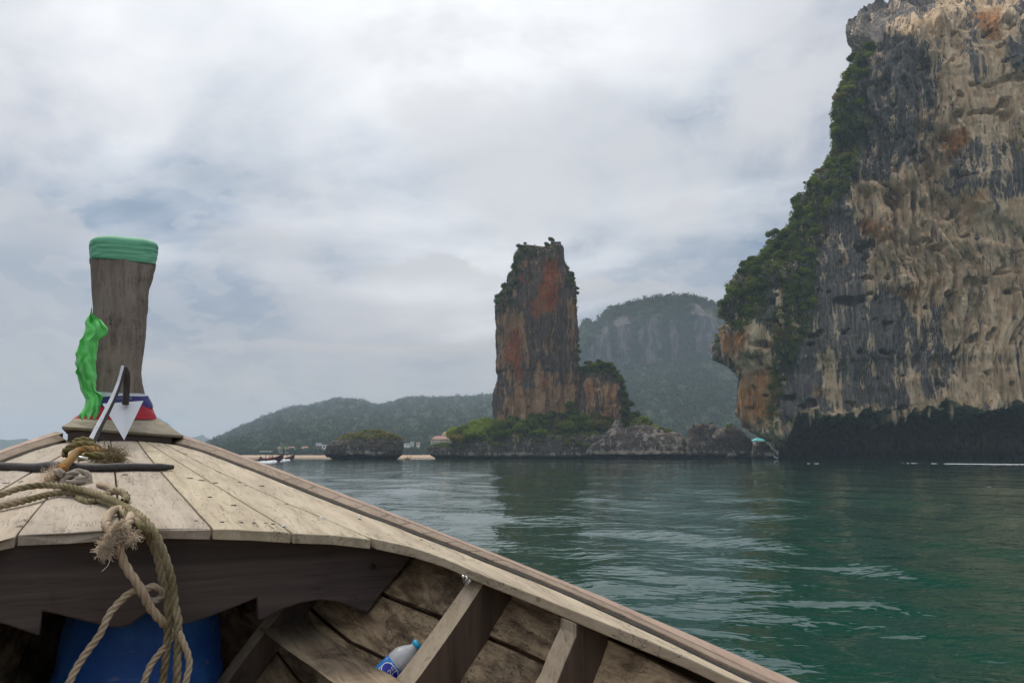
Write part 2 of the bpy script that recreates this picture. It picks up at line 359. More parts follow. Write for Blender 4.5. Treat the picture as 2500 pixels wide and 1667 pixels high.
def rock(name, g0, g1, tanA, tanB, org, size=1.0, bumpd=0.5, detail=1.0, vz=(.022, .10)):
    """limestone: masks from the 'mask' attribute (r tan, g orange, b moss, a wet) broken up by vertical streaks"""
    m, t, p = mat_new(name); co = t.add('ShaderNodeNewGeometry').outputs['Position']
    at = t.add('ShaderNodeAttribute', attribute_name='mask'); sp = t.add('ShaderNodeSeparateColor'); t.put(sp.inputs[0], at.outputs['Color'])
    s = 1.0 / size
    wv = t.add('ShaderNodeTexNoise'); t.put(wv.inputs['Vector'], co); wv.inputs['Scale'].default_value = .05 * s
    cw = t.v('ADD', co, t.v('SCALE', t.v('SUBTRACT', wv.outputs['Color'], (.5, .5, .5)), sc=5.0 * size))
    stk = t.noise(t.scale(cw, (.36 * s, .36 * s, vz[0] * s)), 1.0, 9, .62, .1)
    stk2 = t.noise(t.scale(cw, (1.2 * s, 1.2 * s, vz[1] * s)), 1.0, 7, .68, .25)
    blo = t.noise(cw, .10 * s, 8, .62, .4)
    fine = t.noise(co, 1.5 * s, 6, .7)
    gray = t.mix(t.ss(stk2, .35, .66), g0, g1)
    gray = t.mix(t.m('MULTIPLY', t.ss(fine, .52, .7), .5), gray, tuple(x * 1.6 for x in g1))
    tan = t.mix(t.ss(stk, .36, .64), tanA, tanB)
    tan = t.mix(t.m('MULTIPLY', t.ss(stk2, .55, .7), .45), tan, tuple(x * .42 for x in tanA))
    tan = t.mix(t.m('MULTIPLY', t.ss(blo, .56, .68), .5), tan, tuple(0.5 * a + 0.5 * b for a, b in zip(tanA, org)))
    br = t.m('ADD', t.m('MULTIPLY', t.m('SUBTRACT', stk, .5), 2.6), t.m('ADD', t.m('MULTIPLY', t.m('SUBTRACT', stk2, .5), 1.3), t.m('MULTIPLY', t.m('SUBTRACT', blo, .5), 1.6)))
    c = t.mix(t.ss(t.m('ADD', sp.outputs[0], t.m('MULTIPLY', br, .95)), .30, .60), gray, tan)
    orn = t.mix(t.ss(stk2, .38, .66), org, tuple(x * .35 for x in org)); orn = t.mix(t.m('MULTIPLY', t.ss(blo, .45, .62), .6), orn, tanA)
    c = t.mix(t.ss(t.m('ADD', sp.outputs[1], t.m('MULTIPLY', br, .85)), .30, .95), c, orn)
    # dark vertical drip streaks
    c = t.mix(t.m('MULTIPLY', t.ss(t.m('MULTIPLY', stk, stk2), .34, .40), .55), c, tuple(x * .6 for x in g0))
    mo = t.noise(co, .7 * s, 6, .7)
    c = t.mix(t.ss(t.m('ADD', sp.outputs[2], t.m('MULTIPLY', t.m('SUBTRACT', mo, .5), 1.4)), .45, .6), c, (.045, .055, .018))
    tide_shade = t.add('ShaderNodeAttribute', attribute_name='tide_shade')
    c = t.mix(tide_shade.outputs['Fac'], c, (.008, .007, .007))  # near-black: tidal stain on sea rocks, painted shade inside the cliff's cave
    t.put(p.inputs['Base Color'], c); p.inputs['Roughness'].default_value = .9
    p.inputs['Specular IOR Level'].default_value = .2
    h = t.m('ADD', t.m('MULTIPLY', stk2, 1.0), t.m('ADD', t.m('MULTIPLY', fine, .5), t.m('MULTIPLY', t.vor(t.scale(cw, (.8 * s, .8 * s, .4 * s)), 1.0), .4)))
    t.put(p.inputs['Normal'], t.bump(h, .9, bumpd))
    return m
M['cliff'] = rock('cliff_limestone', (.070, .063, .060), (.24, .21, .185), (.50, .33, .18), (.82, .62, .41), (.55, .24, .07), 1.0, .9)
M['stack'] = rock('stack_limestone', (.070, .050, .042), (.18, .13, .105), (.30, .155, .075), (.50, .31, .17), (.46, .12, .04), .8, .9)
M['sea'] = rock('sea_rock_limestone', (.040, .032, .028), (.125, .10, .082), (.22, .175, .135), (.34, .29, .24), (.3, .2, .12), .8, .25, vz=(.20, .7))

def leafmat(name, a, b, trans=.35):
    m, t, p = mat_new(name); oi = t.add('ShaderNodeObjectInfo'); co = t.add('ShaderNodeNewGeometry').outputs['Position']
    n = t.noise(co, .35, 4, .6); f = t.m('ADD', t.m('MULTIPLY', oi.outputs['Random'], .6), t.m('MULTIPLY', n, .5))
    c = t.mix(f, a, b)
    n2 = t.noise(co, 2.5, 3, .6); c = t.mix(t.m('MULTIPLY', t.ss(n2, .55, .75), .5), c, tuple(x * 1.9 for x in b))
    d = t.add('ShaderNodeBsdfDiffuse'); t.put(d.inputs[0], c)
    tr = t.add('ShaderNodeBsdfTranslucent'); t.put(tr.inputs[0], c)
    mx = t.add('ShaderNodeMixShader'); mx.inputs[0].default_value = trans
    t.l.new(d.outputs[0], mx.inputs[1]); t.l.new(tr.outputs[0], mx.inputs[2])
    t.l.new(mx.outputs[0], t.n['Material Output'].inputs['Surface']); t.n.remove(p)
    return m
M['leafD'] = leafmat('dark_foliage', (.05, .075, .018), (.12, .165, .035))
M['leafM'] = leafmat('mid_foliage', (.08, .115, .022), (.17, .215, .04))
M['leafB'] = leafmat('bright_foliage', (.16, .225, .03), (.28, .34, .05))
M['leafO'] = leafmat('olive_foliage', (.16, .15, .035), (.28, .23, .06))
M['bark'] = plain('tree_bark', (.09, .075, .06), .9, nscale=8, nam=.4)
def canopy(name):
    m, t, p = mat_new(name); at = t.add('ShaderNodeAttribute', attribute_name='mask')
    sp = t.add('ShaderNodeSeparateColor'); t.put(sp.inputs[0], at.outputs['Color'])
    co = t.add('ShaderNodeNewGeometry').outputs['Position']; n = t.noise(co, .12, 6, .65)
    g = t.mix(sp.outputs[0], (.014, .028, .014), (.048, .062, .024))
    g = t.mix(t.m('MULTIPLY', t.ss(n, .5, .7), .5), g, (.055, .078, .028))
    wv = t.noise(t.scale(co, (.1, .1, .02)), 1.0, 7, .65, .4); w2 = t.noise(t.scale(co, (.4, .4, .06)), 1.0, 5, .65)
    r = t.mix(t.ss(wv, .4, .62), (.040, .040, .043), (.17, .135, .11)); r = t.mix(t.ss(w2, .55, .7), r, (.05, .05, .05))
    c = t.mix(t.ss(t.m('ADD', sp.outputs[1], t.m('MULTIPLY', t.m('SUBTRACT', n, .5), .9)), .45, .6), g, r)
    t.put(p.inputs['Base Color'], c); p.inputs['Roughness'].default_value = .95; p.inputs['Specular IOR Level'].default_value = .1
    t.put(p.inputs['Normal'], t.bump(t.noise(co, .8, 4, .7), .8, 1.0))
    return m
M['canopy'] = canopy('forest_canopy')

# ================================================================== water
def build_water():
    ang = np.concatenate([np.linspace(-180, -44, 60, endpoint=False), np.linspace(-44, 50, 520, endpoint=False), np.linspace(50, 180, 58, endpoint=False)])
    ang = np.radians(ang)
    rad = np.concatenate([np.linspace(.02, 1.2, 6), 1.25 * (5200 / 1.25) ** np.linspace(0, 1, 560)])
    Rr, A = np.meshgrid(rad, ang, indexing='ij'); X = Rr * np.sin(A); Y = Rr * np.cos(A)
    sp = np.maximum(Rr * .0150, .02); Z = np.zeros_like(X)
    rg = np.random.default_rng(3)
    for k in range(90):
        lam = .22 * (9.0 / .22) ** rg.random(); th = rg.normal(R_(75), .75); ph = rg.random() * 6.28
        K = 2 * np.pi / lam; amp = .0125 * lam ** .82 / math.sqrt(90) * 3.1
        amp *= 1 if lam < 3 else .75
        fade = np.clip((lam / sp - 3.0) / 4.0, 0, 1)
        dx, dy = math.sin(th), math.cos(th)
        grp = .65 + .35 * np.sin((X * dy + Y * dx) * K * .13 + ph * 3)
        Z += amp * fade * grp * np.sin(K * (X * dx + Y * dy) + ph)
    Z *= np.clip(Rr / 3.0, 0, 1)
    V = np.stack([X, Y, Z], -1).reshape(-1, 3); F = gridF(len(rad), len(ang), False, True)
    m, t, p = mat_new('sea_water'); co = t.add('ShaderNodeNewGeometry').outputs['Position']
    cdat = t.add('ShaderNodeCameraData').outputs['View Distance'] if False else None
    b1 = t.noise(t.scale(co, (1.0, 1.6, 0)), 2.4, 2, .42, .3); b0 = t.noise(t.scale(co, (1.0, 1.5, 0)), 7.0, 2, .4, .2)
    b2 = t.noise(t.scale(co, (1.0, 1.5, 0)), .55, 3, .5, .5)
    b3 = t.noise(t.scale(co, (1.0, 1.6, 0)), .09, 3, .55, .6)
    cm = t.noise(t.scale(co, (.03, .05, 0)), 1.0, 3, .5)      # calmer and rougher patches
    h = t.m('ADD', t.m('MULTIPLY', b1, .025), t.m('ADD', t.m('MULTIPLY', b2, .055), t.m('MULTIPLY', b3, .12)))
    h = t.m('ADD', h, t.m('MULTIPLY', b0, .005))
    dist = t.v('LENGTH', co); fade = t.m('POWER', t.m('DIVIDE', 22.0, t.m('MAXIMUM', dist, 22.0)), .38)   # ripple bump fades with distance, to keep far water bright
    h = t.m('MULTIPLY', t.m('MULTIPLY', h, fade), t.m('ADD', .55, t.m('MULTIPLY', cm, .9)))
    t.put(p.inputs['Normal'], t.bump(h, 1.0, 1.0))
    p.inputs['Base Color'].default_value = (.004, .046, .030, 1)
    p.inputs['Roughness'].default_value = .005; p.inputs['IOR'].default_value = 1.333
    o = mk('water', V, F, m, smooth=True, keep=True); tag(o, kind='structure')
    return o
build_water()

# ================================================================== generic rock body (rings over height, traced outline)
def interp_tr(tr, z, Y):
    """traced outline [(px,py)...] -> X at heights z at distance Y"""
    P = PW(np.array([p[0] for p in tr]), np.array([p[1] for p in tr]), Y); o = np.argsort(P[:, 2]); return np.interp(z, P[o, 2], P[o, 0])
def rock_body(name, left, right, Y0, kd, mat, nz=160, na=240, top=None, expo=2.6, amp=(2.5, 1.0, .35), wl=(20, 6, 1.6), zs=.35, seed=0, maskf=None, notch=0.0, notch_z=1.5, hd=None, strata=0.0, crease=.35):
    ytop = min([p[1] for p in left + right]); ztop = float(zPx(ytop, Y0)) if top is None else top
    z = np.concatenate([[-2.5, -1.2], np.linspace(-.4, ztop, nz)])
    xl = interp_tr(left, z, Y0); xr = interp_tr(right, z, Y0); xr = np.maximum(xr, xl + .5)
    cx = (xl + xr) / 2; hw = (xr - xl) / 2
    D = np.maximum(hw * kd, .3) if hd is None else np.full_like(hw, hd) * np.clip(hw / hw.max(), 0.05, 1) ** .8
    # denser sampling over the half that faces the camera
    a = np.concatenate([np.linspace(-np.pi * 1.04, np.pi * .04, int(na * .78), endpoint=False), np.linspace(np.pi * .04, np.pi * .96, int(na * .22), endpoint=False)])
    ca, sa = np.cos(a), np.sin(a); e = 2.0 / expo
    cu = np.sign(ca) * np.abs(ca) ** e; su = np.sign(sa) * np.abs(sa) ** e
    sh = 1 - notch * sst(z, notch_z, notch_z * .35) / np.maximum(hw, 1)   # sea notch cut under the rock
    X = cx[:, None] + hw[:, None] * cu[None] * sh[:, None]; Y = Y0 + D[:, None] * su[None] * (1 - notch * sst(z, notch_z, notch_z * .35) / np.maximum(D, 1))[:, None]
    Z = np.repeat(z[:, None], len(a), 1); P = np.stack([X, Y, Z], -1)
    dA = np.roll(P, -1, 1) - np.roll(P, 1, 1); dZ = np.gradient(P, axis=0); N = np.cross(dA, dZ); N /= np.linalg.norm(N, axis=-1)[..., None] + 1e-9
    q = np.array([1, 1, zs]); d = amp[0] * fbm(P / wl[0] * q, 3, seed) + amp[1] * (crease * (2.6 * np.abs(fbm(P / wl[1] * q, 4, seed + 20, .6)) - .5) + (1 - crease) * (1 - 2 * np.abs(fbm(P / wl[1] * q, 3, seed + 20)))) + amp[2] * fbm(P / wl[2] * np.array([1, 1, .6]), 3, seed + 40)
    if strata: d = d + strata * vn(np.stack([X * .02, Y * .02, Z / 1.6 + .06 * X], -1), seed + 3)
    d *= np.clip(hw / (amp[0] * 3 + 1e-6), .15, 1)[:, None]
    P = P + N * d[..., None]
    V = P.reshape(-1, 3); F = gridF(len(z), len(a), False, True)
    tip = P[-1].mean(0) + np.array([0, 0, .2]); ti = len(V); V = np.vstack([V, tip])
    o0 = (len(z) - 1) * len(a); cap = np.array([[o0 + i, o0 + (i + 1) % len(a), ti, ti] for i in range(len(a))])
    px, py = toPx(V); mk4 = np.zeros((len(V), 4))
    Nf = np.vstack([N.reshape(-1, 3), [0, 0, 1]])
    if maskf: maskf(mk4, px, py, V, Nf)
    # drop degenerate quads in the cap by using triangles built through pydata
    faces = [tuple(f) for f in F] + [(c[0], c[1], c[2]) for c in cap]
    o = mk(name, V, faces, mat, smooth=True, attrs={'mask': mk4})
    return o, V, Nf, px, py
def tide(mk4, V, h=1.2, jit=.5, seed=5, top=1.0):
    n = vn(V * np.array([.25, .25, .1]), seed); mk4[:, 3] = np.minimum(mk4[:, 3], sst(V[:, 2] + n * jit, h, h + .5))

# ================================================================== foliage
def crown_VF(seed, leaves=700, clusters=11, size=.13, flat=.75):
    rg = np.random.default_rng(seed); cs = []
    for i in range(clusters):
        d = rg.normal(size=3); d /= np.linalg.norm(d); d[2] = abs(d[2]) * .9 - .25
        cs.append((d * rg.uniform(.35, .72) * np.array([1, 1, flat]), rg.uniform(.26, .46)))
    n = leaves; ci = rg.integers(0, clusters, n); C = np.array([c[0] for c in cs])[ci]; Rr = np.array([c[1] for c in cs])[ci]
    d = rg.normal(size=(n, 3)); d /= np.linalg.norm(d, axis=1)[:, None]; rr = rg.uniform(.55, 1.08, n) ** .7
    P = C + d * (Rr * rr)[:, None]
    nrm = d + rg.normal(size=(n, 3)) * .55 + np.array([0, 0, .35]); nrm /= np.linalg.norm(nrm, axis=1)[:, None]
    t1 = np.cross(nrm, rg.normal(size=(n, 3))); t1 /= np.linalg.norm(t1, axis=1)[:, None]; t2 = np.cross(nrm, t1)
    s = size * rg.uniform(.6, 1.25, n)[:, None]; w = rg.uniform(.45, .8, n)[:, None]
    V = np.stack([P - t1 * s, P - t2 * s * w, P + t1 * s, P + t2 * s * w + nrm * s * .25], 1).reshape(-1, 3)
    F = np.arange(4 * n).reshape(n, 4); return V, F
def trunk_VF(seed, h=1.0, lean=.1):
    rg = np.random.default_rng(seed); parts = []
    top = np.array([rg.normal() * lean, rg.normal() * lean, h])
    parts.append(tubeVF(smooth_path([(0, 0, -.25), (top[0] * .3, top[1] * .5, h * .5), top], 6), np.linspace(.06, .03, 6), 6)[:2])
    for i in range(4):
        z0 = rg.uniform(.45, .9); b = top * z0; e = b + np.array([rg.normal() * .35, rg.normal() * .35, rg.uniform(.2, .5)])
        parts.append(tubeVF([b, (b + e) / 2 + rg.normal(size=3) * .04, e], [.03, .02, .008], 5)[:2])
    return merge(parts)
LEAFS = ['leafD', 'leafM', 'leafB', 'leafO']
CR = {}
def crown_mesh(kind, var, hi):
    k = (kind, var, hi)
    if k not in CR:
        V, F = crown_VF(100 + var * 7 + LEAFS.index(kind), 1100 if hi else 520, 12 if hi else 9, .105 if hi else .15)
        me = bpy.data.meshes.new('crown'); me.from_pydata(V.tolist(), [], F.tolist()); me.materials.append(M[kind]); me.update(); CR[k] = me
    return CR[k]
TK = []
for i in range(3):
    V, F = trunk_VF(50 + i); me = bpy.data.meshes.new('trunk'); me.from_pydata(V.tolist(), [], F.tolist()); me.materials.append(M['bark']); me.update(); TK.append(me)
def tree(p, size, kind, label, group, name='tree', cat='tree', trunk_h=1.0, hi=True, lean=(0, 0)):
    """one tree: Empty at the root > trunk, crown (mesh data shared between alike trees)"""
    r = empty(name, tuple(map(float, p)), random.uniform(0, 6.28))
    if group:      # say how this one looks and, on the cliff, how high it stands
        w_ = label.split()
        while w_[0] in ('dark', 'green', 'bright', 'light', 'leafy', 'bushy', 'small'): w_.pop(0)
        tone = {'leafD': 'dark green', 'leafM': 'mid-green', 'leafB': 'bright yellow-green', 'leafO': 'olive'}[kind]
        big = '' if cat != 'tree' else ('tall ' if size > 3.3 else 'small ' if size < 2.3 else '')
        q_ = toPx(np.array(p, float)[None])[1][0]
        ht = '' if 'cliff' not in group or 'rock' in group else (', near its top' if q_ < 330 else ', halfway up' if q_ < 600 else ', low down')
        label = big + tone + ' ' + ' '.join(w_) + ht
    tag(r, label, cat, group)
    t = bpy.data.objects.new('trunk', random.choice(TK)); col.objects.link(t); t.parent = r; t.scale = (size, size, size * trunk_h)
    c = bpy.data.objects.new('crown', crown_mesh(kind, random.randrange(4), hi)); col.objects.link(c); c.parent = r
    c.location = (0, 0, size * trunk_h * .95); k = random.uniform(.8, 1.15)
    c.scale = (size, size * random.uniform(.8, 1.1), size * k * .95)
    r.rotation_euler[0] = lean[0]; r.rotation_euler[1] = lean[1]
    return r
def clumps(P, N, size, leaves, seed, leaf=.3):
    """joined leafy clumps on a surface (uncountable ground cover)"""
    rg = np.random.default_rng(seed); n = len(P); k = leaves
    d = rg.normal(size=(n, k, 3)); d /= np.linalg.norm(d, axis=-1)[..., None]
    r = rg.uniform(.4, 1.0, (n, k, 1)); sz = np.broadcast_to(np.asarray(size, float), (n,))[:, None, None]
    Q = P[:, None] + N[:, None] * sz * .35 + d * r * sz * np.array([1, 1, .85])
    nm = d + rg.normal(size=d.shape) * .6 + np.array([0, 0, .4]); nm /= np.linalg.norm(nm, axis=-1)[..., None]
    t1 = np.cross(nm, rg.normal(size=d.shape)); t1 /= np.linalg.norm(t1, axis=-1)[..., None]; t2 = np.cross(nm, t1)
    s = sz * leaf * rg.uniform(.6, 1.3, (n, k, 1)); w = rg.uniform(.5, .85, (n, k, 1))
    V = np.stack([Q - t1 * s, Q - t2 * s * w, Q + t1 * s, Q + t2 * s * w], 2).reshape(-1, 3)
    return V, np.arange(len(V)).reshape(-1, 4)
# ================================================================== the big cliff on the right
def build_cliff():
    Yf = 300.0; YE = Yf + 26
    edge = [(2170, -420), (2150, -200), (2170, 0), (2160, 60), (2138, 110), (2088, 180), (2058, 225), (2040, 300), (2038, 370), (2020, 405), (1985, 440), (1950, 490), (1925, 560), (1880, 600),
            (1838, 655), (1790, 700), (1772, 745), (1757, 800), (1745, 840), (1745, 868), (1762, 888), (1788, 905), (1797, 925), (1797, 970), (1799, 1018), (1815, 1040), (1830, 1056), (1868, 1072), (1888, 1090), (1905, 1104), (1918, 1125), (1920, 1140)]
    z = np.concatenate([[-3, -1.5], np.linspace(-.6, 176, 470), np.linspace(178, 226, 24)])
    xe = interp_tr(edge, z, YE)
    tb = np.linspace(0, 1, 14, endpoint=False); ph = np.linspace(0, np.pi / 2, 120, endpoint=False); tf = np.linspace(0, 1, 470); te = np.linspace(0, 1, 14)[1:]
    n = len(z)
    Xb = xe[:, None] + (1 - tb)[None] * 135; Yb = YE + (1 - tb)[None] * 150 + 0 * Xb
    Xc = xe[:, None] + 30 * (1 - np.cos(ph))[None]; Yc = YE - 26 * np.sin(ph)[None] + 0 * Xc
    X1 = 214.0; Xf = (xe[:, None] + 30) * (1 - tf)[None] + X1 * tf[None]; Yff = Yf - 9 * np.sin(tf * 2.2)[None] + 0 * Xf
    Xe = X1 + te[None] * 60 + 0 * xe[:, None]; Ye = Yff[:, -1:] + te[None] ** 2 * 170
    X = np.concatenate([Xb, Xc, Xf, Xe], 1); Y = np.concatenate([Yb, Yc, Yff, Ye], 1); Z = np.repeat(z[:, None], X.shape[1], 1)
    # upper wall leans back a little, rounded summit beyond the frame
    Y = Y + np.clip(Z - 110, 0, 200) * .10 + sst(Z, 176, 230) * 60
    X = X + sst(Z, 176, 230) * 14 * (1 - sst(X, 150, 200))
    P = np.stack([X, Y, Z], -1)
    dA = np.gradient(P, axis=1); dZ = np.gradient(P, axis=0); N = np.cross(dA, dZ); N /= np.linalg.norm(N, axis=-1)[..., None] + 1e-9
    cornerf = np.concatenate([np.full(14, .3), .3 + .7 * np.sin(ph) ** 1, np.ones(470), np.ones(13)])[None]
    W3 = fbm(P / 30, 2, 77)[..., None] * 9
    PP = P + W3 * np.array([1, 0, .3])
    lobes = fbm(PP / np.array([42, 42, 90]), 3, 1) * 6.5
    rid = 1 - 2 * np.abs(fbm(PP / np.array([11, 11, 60]), 4, 11)); rid2 = 1 - 2 * np.abs(fbm(PP / np.array([3.6, 3.6, 22]), 3, 31))
    knob = fbm(PP / np.array([7, 7, 8]), 4, 21); fine = fbm(P / np.array([1.3, 1.3, 2.6]), 3, 41)
    px, py = toPx(P)
    smooth_zone = Region([[(2000, 520), (2120, 530), (2230, 760), (2250, 900), (2200, 1010), (2010, 1010), (1960, 900)]], 6)(px, py)
    sq = np.array([1, 1, 1.0])
    k1 = np.abs(fbm(PP / np.array([13, 13, 75]), 4, 11, .58)); k2 = np.abs(fbm(PP / np.array([4.2, 4.2, 44]), 4, 31, .6)); k3 = np.abs(fbm(P / np.array([1.6, 1.6, 9]), 3, 43, .6))
    frac, _ = cellF1(np.stack([PP[..., 0] / 5 + PP[..., 2] * .03, PP[..., 2] / 13], -1), 6)
    led = np.abs(fbm(PP / np.array([30, 30, 5]), 3, 53))
    fl = (np.minimum(k1 * 15, 5.5) + k2 * 6.5) * (1 - .5 * smooth_zone) + k3 * 1.7 + knob * 1.0 * (1 - .5 * smooth_zone) + fine * .5 + (frac - .4) * 1.3 + led * 1.5 - 5
    fl = fl * (.45 + .8 * sst(fbm(P / np.array([38, 38, 55]), 3, 66), -.25, .3))
    # pockets and small caves
    pk = fbm(PP / np.array([5, 5, 4]), 2, 61); fl = fl - 4.5 * sst(pk, .36, .6)
    # bulging overhang that crosses the face, with the hanging curtains above it
    br = Region([[(2140, 470), (2230, 440), (2330, 470), (2420, 520), (2500, 560), (2600, 600), (2600, 640), (2440, 590), (2330, 530), (2230, 500), (2150, 510)]], 5)(px, py)
    fl = fl - 3.5 * br
    P = P + N * ((lobes * cornerf + (fl + 1.0) * (.45 + .55 * cornerf))[..., None])
    # sea cave along the foot: lip outline, deep recess behind it
    lip = np.array([(1880, 1150), (1899, 1112), (1915, 1090), (1932, 1051), (1949, 1026), (1990, 1014), (2032, 1014), (2094, 1008), (2114, 993), (2148, 1008), (2197, 1022), (2235, 997), (2280, 1004), (2318, 987), (2342, 985), (2405, 1002), (2467, 993), (2500, 981), (2620, 990), (2900, 1010)], float)
    px, py = toPx(P); ly = np.interp(px, lip[:, 0], lip[:, 1]) + 15 * vn(P / np.array([4.5, 4.5, 90]), 90) + 12 * np.abs(vn(P / np.array([1.3, 1.3, 90]), 92)) - 4
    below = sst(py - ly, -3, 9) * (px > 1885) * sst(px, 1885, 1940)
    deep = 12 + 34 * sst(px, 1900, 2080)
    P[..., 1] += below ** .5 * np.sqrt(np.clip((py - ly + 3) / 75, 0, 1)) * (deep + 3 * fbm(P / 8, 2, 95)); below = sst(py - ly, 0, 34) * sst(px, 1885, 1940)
    px2, py2 = px, py
    # ---- colour masks from traced outlines
    wx = 14 * vn(P / 9, 71) + 6 * vn(P / 3, 72); wy = 16 * vn(P / 12, 73)
    qx, qy = px + wx, py + wy
    tan = Region([[(2160, 60), (2240, 40), (2330, -10), (2500, -60), (2700, -60), (2700, 980), (2500, 985), (2240, 1000), (2215, 920), (2250, 850), (2230, 780), (2205, 725), (2150, 690), (2130, 730), (2108, 735), (2118, 650), (2110, 560), (2085, 520), (2060, 500), (2085, 455), (2130, 430), (2180, 440), (2215, 380), (2240, 280), (2290, 200), (2260, 110)],
                  [(2005, 850), (2040, 860), (2050, 1000), (2030, 1005), (1990, 930)], [(1750, 800), (1800, 790), (1870, 800), (1880, 910), (1900, 1010), (1960, 1040), (1880, 1100), (1800, 1030), (1795, 920)],
                  [(2060, 440), (2110, 430), (2160, 520), (2110, 540)], [(1900, 650), (1935, 650), (1930, 830), (1905, 850)]], 9)(qx, qy)
    gray = Region([[(2330, 350), (2360, 330), (2480, 350), (2560, 420), (2520, 480), (2440, 500), (2400, 460), (2340, 500), (2290, 440)], [(2480, -60), (2560, -60), (2540, 200), (2490, 180)],
                   [(2200, 120), (2250, 140), (2300, 260), (2250, 400), (2215, 430), (2200, 300)], [(2250, 780), (2300, 740), (2330, 900), (2290, 980), (2250, 940)], [(2340, -40), (2380, -40), (2385, 200), (2365, 180)]], 7)(qx, qy)
    org = Region([[(1797, 925), (1880, 900), (1900, 985), (1880, 1040), (1830, 1050), (1800, 1025)], [(1760, 800), (1830, 800), (1820, 850), (1770, 860)], [(1878, 770), (1915, 785), (1912, 850), (1885, 845)], [(1985, 940), (2000, 940), (2000, 1000), (1985, 995)],
                  [(2290, 330), (2350, 300), (2370, 330), (2320, 390), (2300, 400)], [(2130, 545), (2180, 560), (2190, 600), (2150, 590)], [(2130, 700), (2240, 705), (2240, 740), (2150, 712)], [(2360, 40), (2450, 20), (2450, 110), (2400, 90)], [(2100, 530), (2140, 540), (2150, 600), (2110, 570)]], 6)(qx, qy)
    veg = Region([[(1740, 860), (1740, 690), (1860, 560), (1980, 420), (2040, 220), (2090, 60), (2110, -80), (2170, -80), (2118, 120), (2115, 260), (2140, 300), (2095, 390), (2060, 470), (2000, 540), (1990, 640), (1985, 740), (1955, 830), (1920, 880), (1900, 1010), (1910, 1050), (1880, 1040), (1878, 900), (1885, 780), (1920, 700), (1880, 680), (1870, 780), (1820, 800), (1770, 780)]], 3)(qx, qy)
    mk4 = np.zeros((P.shape[0], P.shape[1], 4)); mk4[..., 0] = np.clip(tan * 1.0 - .75 * gray, 0, 1) * .60 + .15; mk4[..., 0] += .5 * sst(ly - py, 30, 6) * (px > 1930); mk4[..., 1] = org * .8 + .16 * tan * (.6 + .4 * tan)
    mk4[..., 2] = veg * .5 * (py > 60) + .25 * sst(fbm(P / 9, 3, 81), .3, .6); mk4[..., 3] = .25 * below * sst(P[..., 2], 7.0, 1.5) + .76 * below  # alpha: cave shade painted over the whole recess, plus tidal stain low down
    r = empty('limestone_cliff', (150, Yf, 0)); tag(r, 'huge grey and tan limestone cliff overhanging the sea at the right', 'cliff')
    V = P.reshape(-1, 3) - np.array([150, Yf, 0])
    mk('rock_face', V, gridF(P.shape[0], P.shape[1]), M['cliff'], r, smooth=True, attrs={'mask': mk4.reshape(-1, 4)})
    # stalactites under the lip of the sea cave
    for (sx_, sy_, L_, w_) in [(2246, 992, 22, 11), (2268, 1000, 20, 9), (2323, 985, 42, 15), (2090, 1006, 14, 10), (1978, 1012, 30, 8), (2186, 1012, 26, 18), (1985, 1012, 16, 9), (2210, 1010, 20, 12)]:
        top = PW(sx_, sy_ - 10, 296.0); bot = PW(sx_, sy_ + L_, 296.0); k = 296 / FPX
        path = np.linspace(top, bot, 9); rad = np.array([1, 1.05, .95, 1.0, .85, .8, .55, .4, .12]) * w_ * k * .5
        V_, F_, _ = tubeVF(path, rad, 10); V_ = V_ + .25 * np.stack([vn(V_ * .9, 3), vn(V_ * .9, 4), vn(V_ * .9, 5) * 0], -1)
        a = np.zeros((len(V_), 4)); a[:, 0] = .6; a[:, 3] = 0.0
        mk('stalactite', V_ - np.array([150, Yf, 0]), F_, M['cliff'], r, smooth=True, attrs={'mask': a})
    return P, N, px2, py2, veg
CL = build_cliff()

def pick(P, N, px, py, mask, n, seed, mind):
    """n well spaced surface points where mask is high"""
    rg = np.random.default_rng(seed); Pf = P.reshape(-1, 3); Nf = N.reshape(-1, 3); m = mask.ravel() > .5
    idx = np.nonzero(m)[0]; rg.shuffle(idx); out = []
    for i in idx:
        if all(np.sum((Pf[i] - Pf[j]) ** 2) > mind ** 2 for j in out): out.append(i)
        if len(out) >= n: break
    return Pf[out], Nf[out]

